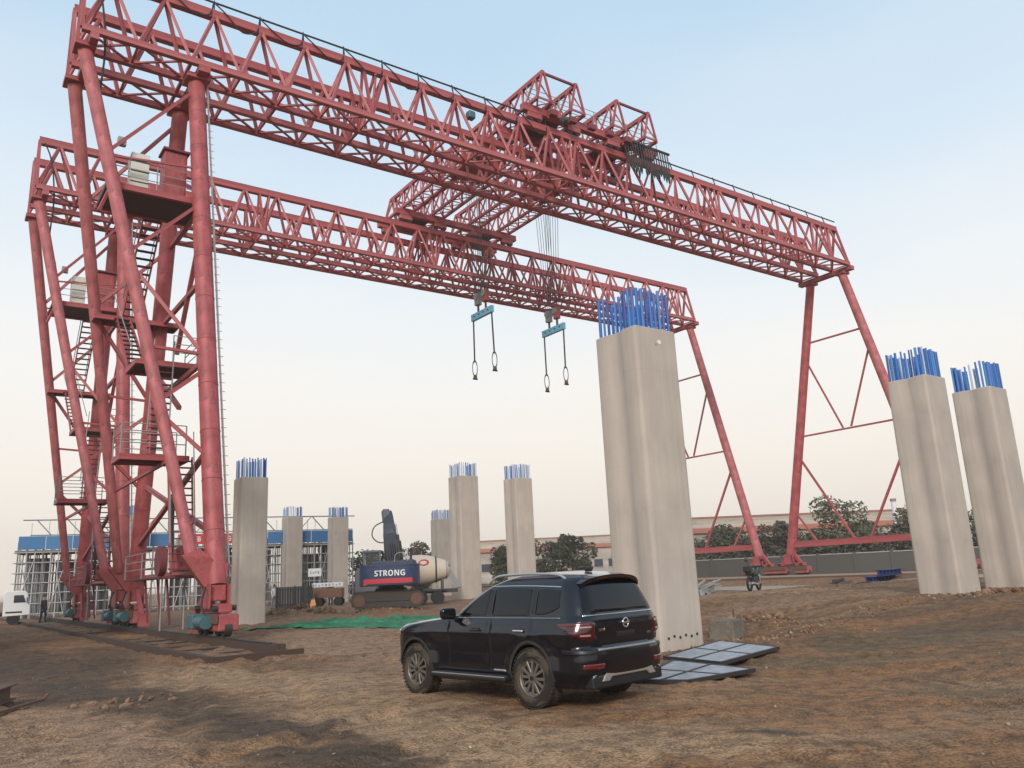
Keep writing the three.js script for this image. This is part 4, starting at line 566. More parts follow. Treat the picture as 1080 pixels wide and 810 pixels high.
// ---------- green dust net ----------
{
  const outline = (s, t) => { const u0 = lerp(10.6, 13.2, t), u1 = lerp(21.5, 13.6, t * 0.9); return [lerp(u0, u1, s), lerp(35.2, 30.5, t) - 3.5 * s * (1 - t) - 5.2 * s * t + 0.7 * Math.sin(s * 9) * (t - 0.5)]; };
  const g = patch(120, 60, (s, t) => { const [u, v] = outline(s, t), w = fbm(u * 1.3, v * 1.3, 4); const e = Math.min(s, 1 - s, t, 1 - t); return [u + (w - 0.5) * 0.6, groundY(u, v) + 0.015 + 0.42 * Math.max(0, w - 0.42) * smooth(e, 0, 0.08) + 0.03 * Math.sin(u * 5 + v * 3), -v]; });
  const m = mesh('dust_net', g, std({ color: rgb(0.05, 0.33, 0.15), roughness: 0.9, map: tex(256, 256, (u, v) => { const k = fbm(u * 14, v * 14, 4, 14); const b = 0.75 + 0.5 * (k - 0.5); return [b, b, b]; }) })); tag(m, 'crumpled green dust net spread on the earth behind the SUV', 'dust net', null, 'thing');
}
// ---------- black barrier fence, signs and board ----------
{
  const t = thing('barrier_fence', 'black slatted barrier fence in front of the distant pier', 'barrier', put(21.4, 60.3), -0.4);
  for (let k = 0; k < 14; k++) rbox('slat', [0.1 + k * 0.185, 0.78, 0], [0.165, 1.56, 0.05], 0.01, k % 4 === 3 ? M.steelDark : M.black, t); for (const y of [0.3, 1.35]) bar('fence_rail', V(0, y, 0.05), V(2.65, y, 0.05), 0.04, 0.07, M.black, t); for (const x of [0, 1.33, 2.65]) bar('fence_post', V(x, 0, 0.1), V(x, 1.65, 0.1), 0.06, 0.06, M.steelDark, t);
  const ink = std({ color: rgb(0.05, 0.05, 0.06), roughness: 0.7 });
  const glyphs = (parent, n, w, h, z, mat, y = 0) => { for (let k = 0; k < n; k++) { const x = (k - (n - 1) / 2) * w; for (const [dx, dy, sx, sy] of [[0, 0.3, 0.7, 0.1], [0, 0, 0.8, 0.1], [-0.2, 0, 0.1, 0.8], [0.22, -0.1, 0.1, 0.6], [0, -0.36, 0.6, 0.1]]) if ((k * 7 + Math.round(dx * 10 + dy * 10)) % 5) box('character_stroke', [x + dx * w * 0.8, y + dy * h, z], [sx * w * 0.75, sy * h, 0.01], mat, parent); } };
  const s = thing('notice_board', 'small white notice board on posts between the distant piers', 'sign', put(25.2, 62.4), -0.55); rbox('board', [0, 2.55, 0], [1.0, 0.62, 0.04], 0.01, M.white, s); for (const x of [-0.4, 0.4]) bar('post', V(x, 0, -0.04), V(x, 2.6, -0.04), 0.05, 0.05, M.galvDull, s); { const g = new THREE.Group(); g.name = 'lettering'; g.position.set(0, 2.55, 0.03); s.add(g); glyphs(g, 4, 0.2, 0.26, 0, ink); }
  const b = thing('banner_trolley', 'low rusty trailer with a white lettered board along its top', 'trailer', put(25.4, 60.0), -0.62); rbox('crate', [0, 0.95, 0], [2.1, 0.7, 1.0], 0.04, std({ color: rgb(0.2, 0.1, 0.065), roughness: 0.9 }), b); rbox('board', [0, 1.55, 0.5], [2.3, 0.32, 0.04], 0.01, M.white, b); { const g = new THREE.Group(); g.name = 'lettering'; g.position.set(0, 1.55, 0.53); b.add(g); glyphs(g, 8, 0.26, 0.2, 0, ink); } for (const x of [-0.75, 0.75]) for (const z of [-0.5, 0.5]) tube('wheel', V(x, 0.32, z - 0.08), V(x, 0.32, z + 0.08), 0.32, M.rubber, b, UNIT_CYL20); bar('drawbar', V(-1.05, 0.5, 0), V(-1.8, 0.35, 0), 0.08, 0.08, M.rust, b);
  const a = thing('caution_stand', 'small orange folding caution stand by the black barrier', 'caution sign', put(22.6, 56.2), -0.5); for (const q of [-1, 1]) { const sh = new THREE.Shape(); sh.moveTo(-0.25, 0); sh.lineTo(-0.12, 0.62); sh.lineTo(0.12, 0.62); sh.lineTo(0.25, 0); sh.lineTo(0.12, 0); sh.lineTo(0.08, 0.18); sh.lineTo(-0.08, 0.18); sh.lineTo(-0.12, 0); sh.closePath(); const m = mesh('panel', new THREE.ExtrudeGeometry(sh, { depth: 0.02, bevelEnabled: false }), std({ color: rgb(0.75, 0.3, 0.08), roughness: 0.6 }), a); m.position.z = q * 0.12; m.rotation.x = -q * 0.2; }
}
// ---------- falsework scaffold ----------
{
  const A = V(6.3, 0, -78.5), B = V(33.3, 0, -73.2), D = B.clone().sub(A), L = D.length(), turn = Math.atan2(-D.z, D.x);
  const t = thing('scaffold', 'grey pipe scaffold with blue edge boards behind the crane legs', 'scaffold', [A.x, 0, A.z], turn); t.scale.y = 1.13;
  const pipe = std({ color: rgb(0.5, 0.49, 0.49), roughness: 0.55, metalness: 0.3 }), pipe2 = std({ color: rgb(0.2, 0.2, 0.21), roughness: 0.7, metalness: 0.2 }), n = 46, st = L / n;
  for (let r = 0; r < 4; r++) for (let k = 0; k <= n; k++) tube('scaffold_post', V(k * st + rr(-0.05, 0.05), 0, -r * 1.2), V(k * st + rr(-0.05, 0.05), 4.9 + rr(-0.1, 0.5), -r * 1.2), r ? 0.05 : 0.06, (k + r) % 3 ? pipe : pipe2, t, UNIT_CYL6);
  for (let r = 0; r < 4; r++) for (let k = 0; k < 7; k++) tube('ledger', V(-0.3, 0.3 + k * 0.72, -r * 1.2 + 0.06), V(L + 0.2, 0.3 + k * 0.72, -r * 1.2 + 0.06), 0.035, r ? pipe2 : pipe, t, UNIT_CYL6);
  for (let k = 0; k <= n; k++) for (const y of [1.02, 2.46, 3.9]) tube('transom', V(k * st, y, 0.1), V(k * st, y, -3.7), 0.03, pipe2, t, UNIT_CYL6);
  for (let k = 0; k < 22; k++) tube('raking_brace', V(k * 2 * st, 0.2, 0.12), V((k * 2 + (k % 2 ? -1.6 : 2.2)) * st, 4.4, 0.12), 0.035, pipe, t, UNIT_CYL6);
  const blues = [rgb(0.04, 0.17, 0.36), rgb(0.05, 0.19, 0.39), rgb(0.04, 0.15, 0.33)].map((c) => std({ color: c, roughness: 0.55 }));
  const np = 14; for (let k = 0; k < np; k++) { if (k === 6 || k === 7 || k === 8) continue; const m = rbox('edge_board', [(k + 0.5) * L / np, 5.3, 0.2], [L / np - 0.03, 0.95, 0.04], 0.01, blues[k % 3], t); }
  { const net = std({ color: rgb(0.3, 0.3, 0.31), roughness: 0.95, map: paintTex }); for (let k = 0; k < 12; k++) { if (k === 4 || k === 9) continue; const hh = 3.6 + 0.8 * hash(k, 3); rbox('safety_net', [(k + 0.5) * L / 12, hh / 2 + 0.3, -3.9], [L / 12 - 0.1 - 0.4 * hash(k, 7), hh, 0.03], 0.01, net, t); } }
  bar('deck_edge', V(-0.2, 4.72, 0.05), V(L, 4.72, 0.05), 0.1, 0.12, pipe2, t);
  box('deck', [L / 2, 4.62, -2], [L, 0.08, 3.9], std({ color: rgb(0.16, 0.12, 0.09), roughness: 0.9 }), t);
  // light lattice above the boards
  tube('lattice_chord', V(0.2, 6.95, 0), V(L + 0.2, 6.95, 0), 0.05, pipe2, t, UNIT_CYL6); tube('lattice_chord', V(0.8, 5.85, 0), V(L, 5.85, 0), 0.045, pipe2, t, UNIT_CYL6);
  for (let k = 0; k < 11; k++) { const x = 1.2 + k * 2.25; bar('lattice_brace', V(x, 6.95, 0), V(x + 1.1, 5.85, 0), 0.08, 0.08, pipe2, t); if (k % 2) bar('lattice_brace', V(x + 1.1, 5.85, 0), V(x + 2.2, 6.95, 0), 0.06, 0.06, pipe2, t); }
  for (let k = 0; k < 26; k++) { const x = 1 + k * 0.93 + rr(-0.2, 0.2); tube('top_standard', V(x, 5.3, -0.6), V(x + rr(-0.05, 0.05), rr(6.5, 7.1), -0.6), 0.025, pipe, t, UNIT_CYL6); }
  const b = thing('banner', 'red banner with white lettering hung along the scaffold behind the crane', 'banner', [0, 0, 0], turn); b.position.copy(A).add(D.clone().multiplyScalar(7.5 / np)); b.position.y = 5.3 * 1.13; b.translateZ(0.3);
  rbox('cloth', [0, 0, 0], [5.3, 0.9, 0.03], 0.01, std({ color: rgb(0.5, 0.05, 0.06), roughness: 0.8 }), b); { const g = new THREE.Group(); g.name = 'lettering'; g.position.z = 0.03; b.add(g); for (let k = 0; k < 8; k++) { const x = -2.25 + k * 0.64; for (const [dx, dy, sx, sy] of [[0, 0.18, 0.3, 0.06], [0, 0, 0.34, 0.06], [0, -0.18, 0.26, 0.06], [-0.1 + 0.05 * (k % 3), 0, 0.06, 0.44], [0.12, -0.06, 0.06, 0.26]]) box('character_stroke', [x + dx, dy, 0], [sx, sy, 0.01], M.white, g); } }
}
// ---------- white lorry at the left edge ----------
{
  const t = thing('lorry', 'white lorry cab parked by the scaffold at the left edge', 'lorry', put(4.9, 63.2), -0.1); t.scale.setScalar(0.76);   // faces +x
  const sh = new THREE.Shape(); sh.moveTo(0, 0); sh.lineTo(0, 1.75); sh.quadraticCurveTo(0.05, 1.95, 0.3, 1.97); sh.lineTo(1.35, 1.95); sh.quadraticCurveTo(1.55, 1.92, 1.62, 1.7); sh.lineTo(1.85, 0.8); sh.lineTo(1.88, 0.05); sh.closePath();
  const g = new THREE.ExtrudeGeometry(sh, { depth: 2.1, bevelEnabled: true, bevelSize: 0.05, bevelThickness: 0.05, bevelSegments: 2 }); g.translate(-0.4, 0.75, -1.05); mesh('cab', g, M.white, t);
  const glassD = phys({ color: rgb(0.02, 0.025, 0.03), roughness: 0.08, clearcoat: 1 });
  for (const s of [-1, 1]) { const w = new THREE.Shape(); w.moveTo(0.1, 0); w.lineTo(0.1, 0.62); w.lineTo(0.78, 0.62); w.lineTo(1.0, 0); w.closePath(); const m = mesh('side_window', new THREE.ExtrudeGeometry(w, { depth: 0.02, bevelEnabled: false }), glassD, t); m.position.set(0.18, 1.78, s * 1.1 - 0.01); bar('mirror', V(1.25, 1.75, s * 1.25), V(1.25, 2.2, s * 1.25), 0.06, 0.2, M.black, t); for (const x of [0.35, -3.0, -4.2]) { const wh = tube('wheel', V(x, 0.48, s * 0.75), V(x, 0.48, s * 1.05), 0.48, M.rubber, t, UNIT_CYL20); } box('wheel_arch', [0.35, 1.02, s * 1.07], [1.2, 0.12, 0.12], M.black, t); }
  box('windscreen', [1.32, 2.05, 0], [0.03, 0.75, 1.8], glassD, t, [0, 0, 0.25]); box('bumper', [1.45, 0.6, 0], [0.2, 0.35, 2.1], M.galvDull, t); box('chassis', [-2.4, 0.85, 0], [4.6, 0.25, 0.9], M.steelDark, t); box('cargo_bed', [-3.0, 1.7, 0], [4.0, 1.4, 2.2], M.galvDull, t);
}
// ---------- excavator seen from behind ----------
{
  const t = thing('excavator', 'dark blue excavator with a red stripe and raised boom', 'excavator', put(20.95, 41.1), -0.56);   // local +z faces the camera
  const navy = std({ color: rgb(0.03, 0.05, 0.14), roughness: 0.55, map: paintTex }), grey = std({ color: rgb(0.12, 0.13, 0.15), roughness: 0.6 }), slate = std({ color: rgb(0.06, 0.07, 0.105), roughness: 0.6, map: paintTex }), mud = std({ color: rgb(0.07, 0.055, 0.042), roughness: 1 }), red = std({ color: rgb(0.5, 0.035, 0.045), roughness: 0.5 });
  for (const s of [-1, 1]) { const tr = new THREE.Group(); tr.name = 'crawler_track'; tr.position.set(-0.1, 0, s * 1.1 - 0.3); tr.rotation.y = Math.PI / 2 + 0.12; t.add(tr); const sh = new THREE.Shape(); sh.absarc(-1.5, 0.42, 0.42, Math.PI / 2, Math.PI * 1.5); sh.absarc(1.5, 0.42, 0.42, -Math.PI / 2, Math.PI / 2); const g = new THREE.ExtrudeGeometry(sh, { depth: 0.55, bevelEnabled: false, curveSegments: 10 }); g.translate(0, 0, -0.275); g.rotateY(Math.PI / 2); mesh('track_body', g, mud, tr); for (const q of [-1, 1]) { for (let k = 0; k < 6; k++) tube('road_wheel', V(q * 0.27, 0.2, -1.25 + k * 0.5), V(q * 0.31, 0.2, -1.25 + k * 0.5), 0.15, M.steelDark, tr, UNIT_CYL20); for (const z of [-1.5, 1.5]) tube('sprocket', V(q * 0.27, 0.42, z), V(q * 0.32, 0.42, z), 0.3, M.rust, tr, UNIT_CYL20); rbox('track_frame', [q * 0.29, 0.45, 0], [0.06, 0.22, 2.3], 0.02, M.steelDark, tr); } for (let k = 0; k < 16; k++) { const z = -1.5 + k * 0.2; for (const y of [0.0, 0.85]) box('track_shoe', [0, y, z], [0.6, 0.05, 0.13], M.steelDark, tr); } for (let k = 0; k < 5; k++) for (const y of [0, 0.85]) for (const q of [-1, 1]) { if (y) continue; const a = -1.2 + k * 0.6; box('track_shoe', [0, 0.42 + 0.44 * Math.sin(a), q * (1.5 + 0.44 * Math.cos(a))], [0.6, 0.05, 0.13], M.steelDark, tr, [q * (Math.PI / 2 - a) , 0, 0]); } }
  rbox('undercarriage', [0, 0.75, -0.3], [1.6, 0.5, 1.6], 0.05, M.steelDark, t); tube('slew_ring', V(0, 0.95, -0.3), V(0, 1.15, -0.3), 0.7, M.steelDark, t, UNIT_CYL20);
  // counterweight: rounded back plate
  { const sh = new THREE.Shape(); sh.moveTo(-1.5, -1.1); sh.lineTo(-1.5, 0.55); sh.quadraticCurveTo(-1.48, 0.95, -1.0, 1.02); sh.quadraticCurveTo(0, 1.12, 1.0, 1.02); sh.quadraticCurveTo(1.48, 0.95, 1.5, 0.55); sh.lineTo(1.5, -1.1); sh.closePath(); const g = new THREE.ExtrudeGeometry(sh, { depth: 1.0, bevelEnabled: true, bevelSize: 0.05, bevelThickness: 0.05, bevelSegments: 2 }); g.rotateX(-Math.PI / 2); g.rotateY(Math.PI); g.translate(0, 1.2, 0.55); mesh('counterweight', g, navy, t); }
  rbox('engine_hood', [0.15, 2.28, -0.2], [2.4, 0.4, 2.0], 0.12, slate, t); rbox('body_deck', [0, 1.45, -0.7], [2.9, 0.6, 2.2], 0.06, slate, t);
  { const plate = (y, h, m, nm) => mesh(nm, patch(24, 1, (a, b) => { const x = lerp(-1.28, 1.28, a); return [x, y + (b - 0.5) * h, 1.71 - 0.12 * (x / 1.3) ** 2 ]; }), m, t); plate(1.42, 0.2, red, 'red_stripe'); plate(1.3, 0.06, red, 'red_stripe'); const tx = text('lettering', 'STRONG', 0.3, 0.02, M.white, t); tx.position.set(0.1, 1.8, 1.71); }
  // cab on the left
  { const cb = rbox('cab', [-1.0, 1.75, -0.6], [1.05, 0.6, 1.6], 0.06, grey, t), pane = phys({ color: rgb(0.75, 0.8, 0.8), roughness: 0.03, transmission: 1, thickness: 0 }); for (const x of [-0.44, 0.44]) for (const z of [-0.74, 0.74]) box('cab_post', [x, 0.72, z], [0.09, 1.0, 0.09], grey, cb); rbox('cab_roof', [0, 1.24, 0], [1.0, 0.14, 1.62], 0.05, grey, cb); box('cab_pane', [0, 0.74, 0.74], [0.8, 0.9, 0.01], pane, cb); box('cab_pane', [-0.45, 0.74, 0], [0.01, 0.9, 1.4], pane, cb); rbox('driver_seat', [0.05, 0.45, -0.1], [0.45, 0.6, 0.4], 0.06, M.black, cb); }
  // boom and stick going up and away
  { const boom = mesh('boom', (() => { const s = new THREE.Shape(); s.moveTo(-0.3, 0); s.lineTo(-0.42, 2.3); s.quadraticCurveTo(-0.2, 3.0, 0.5, 3.6); s.lineTo(0.85, 3.35); s.quadraticCurveTo(0.25, 2.6, 0.3, 0); s.closePath(); const g = new THREE.ExtrudeGeometry(s, { depth: 0.55, bevelEnabled: true, bevelSize: 0.03, bevelThickness: 0.03, bevelSegments: 1 }); g.translate(0, 0, -0.275); g.rotateY(Math.PI / 2); const p = g.attributes.position; for (let i = 0; i < p.count; i++) p.setX(i, p.getX(i) * (1.75 - 0.28 * p.getY(i))); g.computeVertexNormals(); return g; })(), slate, t); boom.position.set(0.15, 1.7, -1.2); boom.rotation.z = 0.12;
    bar('stick', V(-0.28, 5.1, -1.9), V(-0.18, 3.3, -2.6), 0.42, 0.5, slate, t); bar('boom_tip', V(-0.34, 4.7, -1.5), V(-0.42, 5.35, -1.7), 0.36, 0.4, grey, t); for (const x of [-0.25, 0.55]) { tube('hydraulic_ram', V(x, 1.9, -1.7), V(x - 0.2, 3.6, -1.8), 0.1, M.steelDark, t); }
    for (const x of [-0.18, 0.5]) { tube('hydraulic_ram', V(x, 2.2, -0.75), V(x - 0.2, 3.9, -0.95), 0.11, M.steelDark, t); tube('ram_rod', V(x - 0.2, 3.9, -0.95), V(x - 0.28, 4.5, -1.05), 0.05, M.galv, t); } for (let k = 0; k < 3; k++) cable('hydraulic_hose', [V(0.0 + k * 0.12, 2.3, -0.8), V(-0.05 + k * 0.12, 3.2, -0.78), V(-0.25 + k * 0.1, 4.2, -0.95), V(-0.3 + k * 0.08, 4.9, -1.3)], 0.03, M.black, t, 5); for (let k = 0; k < 5; k++) box('vent_louvre', [0.75, 2.02 + k * 0.05, 1.62 - 0.02], [0.5, 0.02, 0.03], M.black, t); box('tail_lamp', [-1.2, 1.25, 1.6], [0.16, 0.1, 0.04], red, t);
    cable('hydraulic_hose', [V(-0.5, 4.7, -1.4), V(-1.0, 4.4, -1.2), V(-1.12, 3.9, -1.2), V(-0.8, 3.55, -1.2), V(-0.35, 3.5, -1.2)], 0.035, M.black, t); tube('exhaust_stack', V(1.1, 2.3, 0), V(1.12, 3.1, 0), 0.07, M.steelDark, t); tube('filler_cap', V(0.6, 2.4, 0.4), V(0.6, 2.62, 0.4), 0.08, M.black, t); cable('hand_rail', [V(0.3, 2.35, 0.9), V(0.35, 2.75, 0.9), V(0.7, 2.85, 0.9), V(1.0, 2.4, 0.9)], 0.025, M.galvDull, t); }
}
// ---------- concrete mixer lorry ----------
{
  const t = thing('mixer_lorry', 'concrete mixer lorry with a pale drum behind the excavator', 'mixer lorry', put(26.55, 47.7), -0.5); t.scale.setScalar(0.82);   // drum runs along local x
  const drumMat = std({ color: rgb(0.6, 0.5, 0.4), roughness: 0.6 }), g = new THREE.LatheGeometry([[0.02, -2.6], [0.75, -2.55], [0.95, -2.3], [1.18, -1.0], [1.2, 0], [1.1, 0.7], [0.72, 1.9], [0.6, 2.1], [0.5, 2.12], [0.45, 2.0]].map(([a, b]) => new THREE.Vector2(a, b)), 40); g.rotateZ(-Math.PI / 2);
  const d = mesh('drum', g, drumMat, t); d.position.set(0, 2.65, 0); d.rotation.z = 0.0;
  const ring = (x, r, m, w) => { const q = mesh('drum_ring', new THREE.TorusGeometry(r, w, 8, 40), m, t); q.position.set(x, 2.65, 0); q.rotation.y = Math.PI / 2; }; ring(1.12, 0.98, M.steelDark, 0.06); ring(1.95, 0.7, M.galvDull, 0.05);
  const redInk = std({ color: rgb(0.5, 0.04, 0.04), roughness: 0.6 }), lg = new THREE.TorusGeometry(0.28, 0.06, 8, 28); lg.scale(1.25, 0.8, 1); const l = mesh('drum_logo', lg, redInk, t); l.position.set(0.15, 3.22, 1.03); l.rotation.set(-0.5, 0, 0.15); const tx = text('lettering', 'RC', 0.2, 0.02, redInk, t); tx.position.set(-0.75, 2.82, 1.18); tx.rotation.set(-0.15, 0, 0);
  box('chassis', [-1, 1.0, 0], [7.6, 0.3, 0.95], M.steelDark, t); for (const x of [1.6, -2.7]) { bar('drum_support', V(x, 1.1, -0.7), V(x, 2.0, -0.5), 0.2, 0.2, M.steelDark, t); bar('drum_support', V(x, 1.1, 0.7), V(x, 2.0, 0.5), 0.2, 0.2, M.steelDark, t); }
  for (const x of [1.2, -0.1, -3.9]) for (const s of [-1, 1]) tube('wheel', V(x, 0.52, s * 0.75), V(x, 0.52, s * 1.15), 0.52, M.rubber, t, UNIT_CYL20); rbox('cab', [-4.3, 2.0, 0], [1.7, 1.7, 2.3], 0.12, std({ color: rgb(0.14, 0.14, 0.15), roughness: 0.5 }), t); box('fender', [0.55, 1.12, 1.0], [2.6, 0.06, 0.5], M.steelDark, t); bar('chute', V(2.2, 2.5, 0), V(2.9, 1.2, 0.5), 0.5, 0.1, M.galvDull, t); rbox('hopper', [2.05, 3.05, -0.3], [0.5, 0.4, 0.6], 0.08, M.galvDull, t);
}
// ---------- motorcycle, seen from its front ----------
{
  const t = thing('motorcycle', 'dark motorcycle parked on the earth before the right-hand crane legs', 'motorcycle', put(31.6, 25.3), 0.35);   // local +x forward
  const tyre = new THREE.TorusGeometry(0.28, 0.06, 8, 24), green = std({ color: rgb(0.03, 0.06, 0.045), roughness: 0.5 });
  for (const x of [-0.62, 0.62]) { const w = mesh('wheel', tyre, M.rubber, t); w.position.set(x, 0.34, 0); tube('hub', V(x, 0.34, -0.06), V(x, 0.34, 0.06), 0.08, M.galvDull, t); }
  const bg = new RoundedBoxGeometry(0.62, 0.3, 0.3, 3, 0.1); const b = mesh('fuel_tank', bg, green, t); b.position.set(0.12, 0.82, 0); rbox('seat', [-0.42, 0.82, 0], [0.68, 0.12, 0.28], 0.05, M.black, t); rbox('engine', [0.02, 0.45, 0], [0.45, 0.38, 0.32], 0.06, M.steelDark, t); rbox('fairing', [0.5, 0.98, 0], [0.16, 0.36, 0.38], 0.06, green, t); rbox('tail_box', [-0.72, 1.0, 0], [0.3, 0.26, 0.34], 0.05, M.black, t); rbox('front_fender', [0.63, 0.68, 0], [0.4, 0.06, 0.15], 0.03, M.white, t);
  for (const z of [-0.1, 0.1]) tube('fork', V(0.64, 0.34, z), V(0.42, 1.05, z), 0.03, M.galvDull, t); tube('handlebar', V(0.38, 1.1, -0.36), V(0.38, 1.1, 0.36), 0.022, M.black, t); for (const z of [-0.3, 0.3]) { tube('mirror_stem', V(0.38, 1.1, z), V(0.34, 1.36, z * 1.2), 0.012, M.black, t); rbox('mirror', [0.34, 1.38, z * 1.25], [0.04, 0.1, 0.15], 0.015, M.black, t); } rbox('head_lamp', [0.6, 0.98, 0], [0.06, 0.16, 0.18], 0.02, M.galv, t); bar('frame', V(-0.6, 0.36, 0), V(0.35, 0.85, 0), 0.08, 0.08, M.steelDark, t); tube('exhaust', V(0.05, 0.3, 0.17), V(-0.75, 0.38, 0.19), 0.05, M.galv, t);
}
// ---------- steel stacks by the far rail and scrap sheets ----------
{
  const t = thing('blue_girder_stack', 'stack of blue steel girders beside the right-hand pier', 'steel girders', put(49.6, 29.6), 0.25); const bl = std({ color: rgb(0.015, 0.03, 0.13), roughness: 0.5 });
  for (let k = 0; k < 3; k++) { const y = 0.2 + (k % 2) * 0.38, z = (k > 0 ? 0.4 : 0) - (k > 1 ? 0.75 : 0); for (const q of [-0.16, 0.16]) bar('flange', V(-2.2, y + q, z), V(2.2, y + q, z), 0.36, 0.05, bl, t); bar('web', V(-2.2, y, z), V(2.2, y, z), 0.04, 0.3, bl, t); for (let i = 0; i < 6; i++) box('stiffener', [-1.9 + i * 0.76, y, z], [0.04, 0.28, 0.32], bl, t); }
  const d = thing('dark_beam_bundle', 'dark steel beams lying flat left of the blue girders', 'steel beams', put(47.8, 32.0), 0.45); for (let k = 0; k < 4; k++) bar('beam', V(-3.2 + k * 0.4, 0.12 + (k > 2 ? 0.2 : 0), k * 0.34 - (k > 2 ? 0.7 : 0)), V(2.6 - k * 0.2, 0.12 + (k > 2 ? 0.2 : 0), k * 0.34 - (k > 2 ? 0.7 : 0)), 0.22, 0.18, k % 2 ? M.steelDark : M.rust, d);
  const s = thing('scrap_pile', 'pile of bent silvery metal strips beside the big pier', 'scrap metal', put(29.6, 26.4), 0.3); for (let k = 0; k < 16; k++) { const a = rr(-0.6, 0.6), y = rr(0.05, 0.5), L = rr(0.7, 1.7), x = rr(-0.9, 0.6); bar('strip', V(x - L / 2 * Math.cos(a), Math.max(0.03, y - 0.15), -L / 2 * Math.sin(a)), V(x + L / 2 * Math.cos(a), y + rr(-0.05, 0.25), L / 2 * Math.sin(a)), rr(0.06, 0.16), 0.03, k % 3 ? M.galv : M.galvDull, s); }
}
// ---------- people ----------
function person(u, v, turn, label, [top, legs, hair], pose = 0) {
  const t = thing('person', label, 'person', put(u, v), turn), R = 72, mc = new MarchingCubes(R, M.white, false, false, 60000), H = 1.9;
  const J = [[[0, 0.95, 0], [0, 1.38, 0.01], 0.15, 0.17], [[0, 1.38, 0], [0, 1.55, 0.01], 0.07, 0.06], [[0, 1.6, 0.02], [0, 1.68, 0.02], 0.1, 0.105], [[0, 1.6, 0.1], [0, 1.6, 0.125], 0.02, 0.016]];
  for (const s of [-1, 1]) { const sw = pose * s * 0.12; J.push([[s * 0.09, 0.93, 0], [s * 0.1, 0.5, 0.03 + sw], 0.1, 0.065], [[s * 0.1, 0.5, 0.03 + sw], [s * 0.11, 0.09, -0.02 + sw * 1.6], 0.065, 0.045], [[s * 0.11, 0.06, -0.03 + sw * 1.6], [s * 0.12, 0.04, 0.13 + sw * 1.6], 0.045, 0.035], [[s * 0.17, 1.38, 0], [s * 0.25, 1.1, -0.02 - sw], 0.06, 0.045], [[s * 0.25, 1.1, -0.02 - sw], [s * 0.25, 0.85, 0.08 - sw], 0.045, 0.033]); for (let f = 0; f < 4; f++) J.push([[s * 0.25, 0.83, 0.06 + f * 0.018 - sw], [s * 0.245, 0.74 + Math.abs(f - 1.4) * 0.012, 0.08 + f * 0.018 - sw], 0.012, 0.009]); J.push([[s * 0.24, 0.82, 0.1 - sw], [s * 0.22, 0.78, 0.15 - sw], 0.013, 0.01], [[s * 0.1, 1.62, 0.01], [s * 0.108, 1.6, 0.01], 0.02, 0.018]); }
  const sd = (p, [a, b, r0, r1]) => { const ab = [b[0] - a[0], b[1] - a[1], b[2] - a[2]], ap = [p[0] - a[0], p[1] - a[1], p[2] - a[2]], k = clamp((ap[0] * ab[0] + ap[1] * ab[1] + ap[2] * ab[2]) / (ab[0] ** 2 + ab[1] ** 2 + ab[2] ** 2), 0, 1); return Math.hypot(ap[0] - ab[0] * k, ap[1] - ab[1] * k, ap[2] - ab[2] * k) - lerp(r0, r1, k); };
  for (let z = 0; z < R; z++) for (let y = 0; y < R; y++) for (let x = 0; x < R; x++) { const p = [((x - R / 2) / (R / 2)) * 0.95, ((y - R / 2) / (R / 2)) * 0.95 + 0.9, ((z - R / 2) / (R / 2)) * 0.95]; let d = 9; if (Math.abs(p[0]) < 0.4 && Math.abs(p[2]) < 0.4) { let e = 0; for (const j of J) { const q = sd(p, j); if (q < 0.25) e += Math.exp(-q * 60); d = Math.min(d, q); } if (e > 0) d = -Math.log(e) / 60; } mc.field[x + y * R + z * R * R] = -d; }
  mc.isolation = 0; mc.update(); const n = mc.count, pos = new Float32Array(n * 3), nor = new Float32Array(n * 3), col = new Float32Array(n * 3);
  const skin = [0.32, 0.19, 0.13]; for (let i = 0; i < n; i++) { const x = mc.positionArray[3 * i] * 0.95, y = mc.positionArray[3 * i + 1] * 0.95 + 0.9, z = mc.positionArray[3 * i + 2] * 0.95; pos.set([x, y, z], 3 * i); nor.set([-mc.normalArray[3 * i], -mc.normalArray[3 * i + 1], -mc.normalArray[3 * i + 2]], 3 * i); const c = y < 0.1 ? [0.02, 0.02, 0.02] : y < 0.94 && Math.abs(x) < 0.2 ? legs : y > 1.66 || (y > 1.55 && z < 0) ? hair : y > 1.47 || (y < 0.84 && Math.abs(x) > 0.2) ? skin : top; col.set(c, 3 * i); }
  const g = new THREE.BufferGeometry(); g.setAttribute('position', new THREE.BufferAttribute(pos, 3)); g.setAttribute('color', new THREE.BufferAttribute(col, 3)); g.computeVertexNormals(); const m = mergeVertices(g, 1e-4); m.computeVertexNormals(); mesh('body', m, std({ vertexColors: true, roughness: 0.85 }), t);
  for (const s of [-1, 1]) { const e = mesh('eye', new THREE.SphereGeometry(0.014, 8, 6), M.black, t); e.position.set(s * 0.036, 1.63, 0.113); }
  return t;
}
person(21.7, 61.6, 0.4, 'person in pale jacket and grey trousers standing beside the black barrier', [[0.6, 0.58, 0.55], [0.2, 0.2, 0.2], [0.02, 0.02, 0.02]], 0.4);
{ const p = person(25.9, 60.9, -0.5, 'person in dark clothes behind the white lettered board', [[0.03, 0.03, 0.035], [0.03, 0.03, 0.04], [0.015, 0.015, 0.015]]); p.position.y += 0.0; rbox; }
person(6.9, 63.8, 0.6, 'person in dark clothes standing next to the white lorry', [[0.03, 0.03, 0.035], [0.035, 0.04, 0.06], [0.02, 0.02, 0.02]], 0.6);
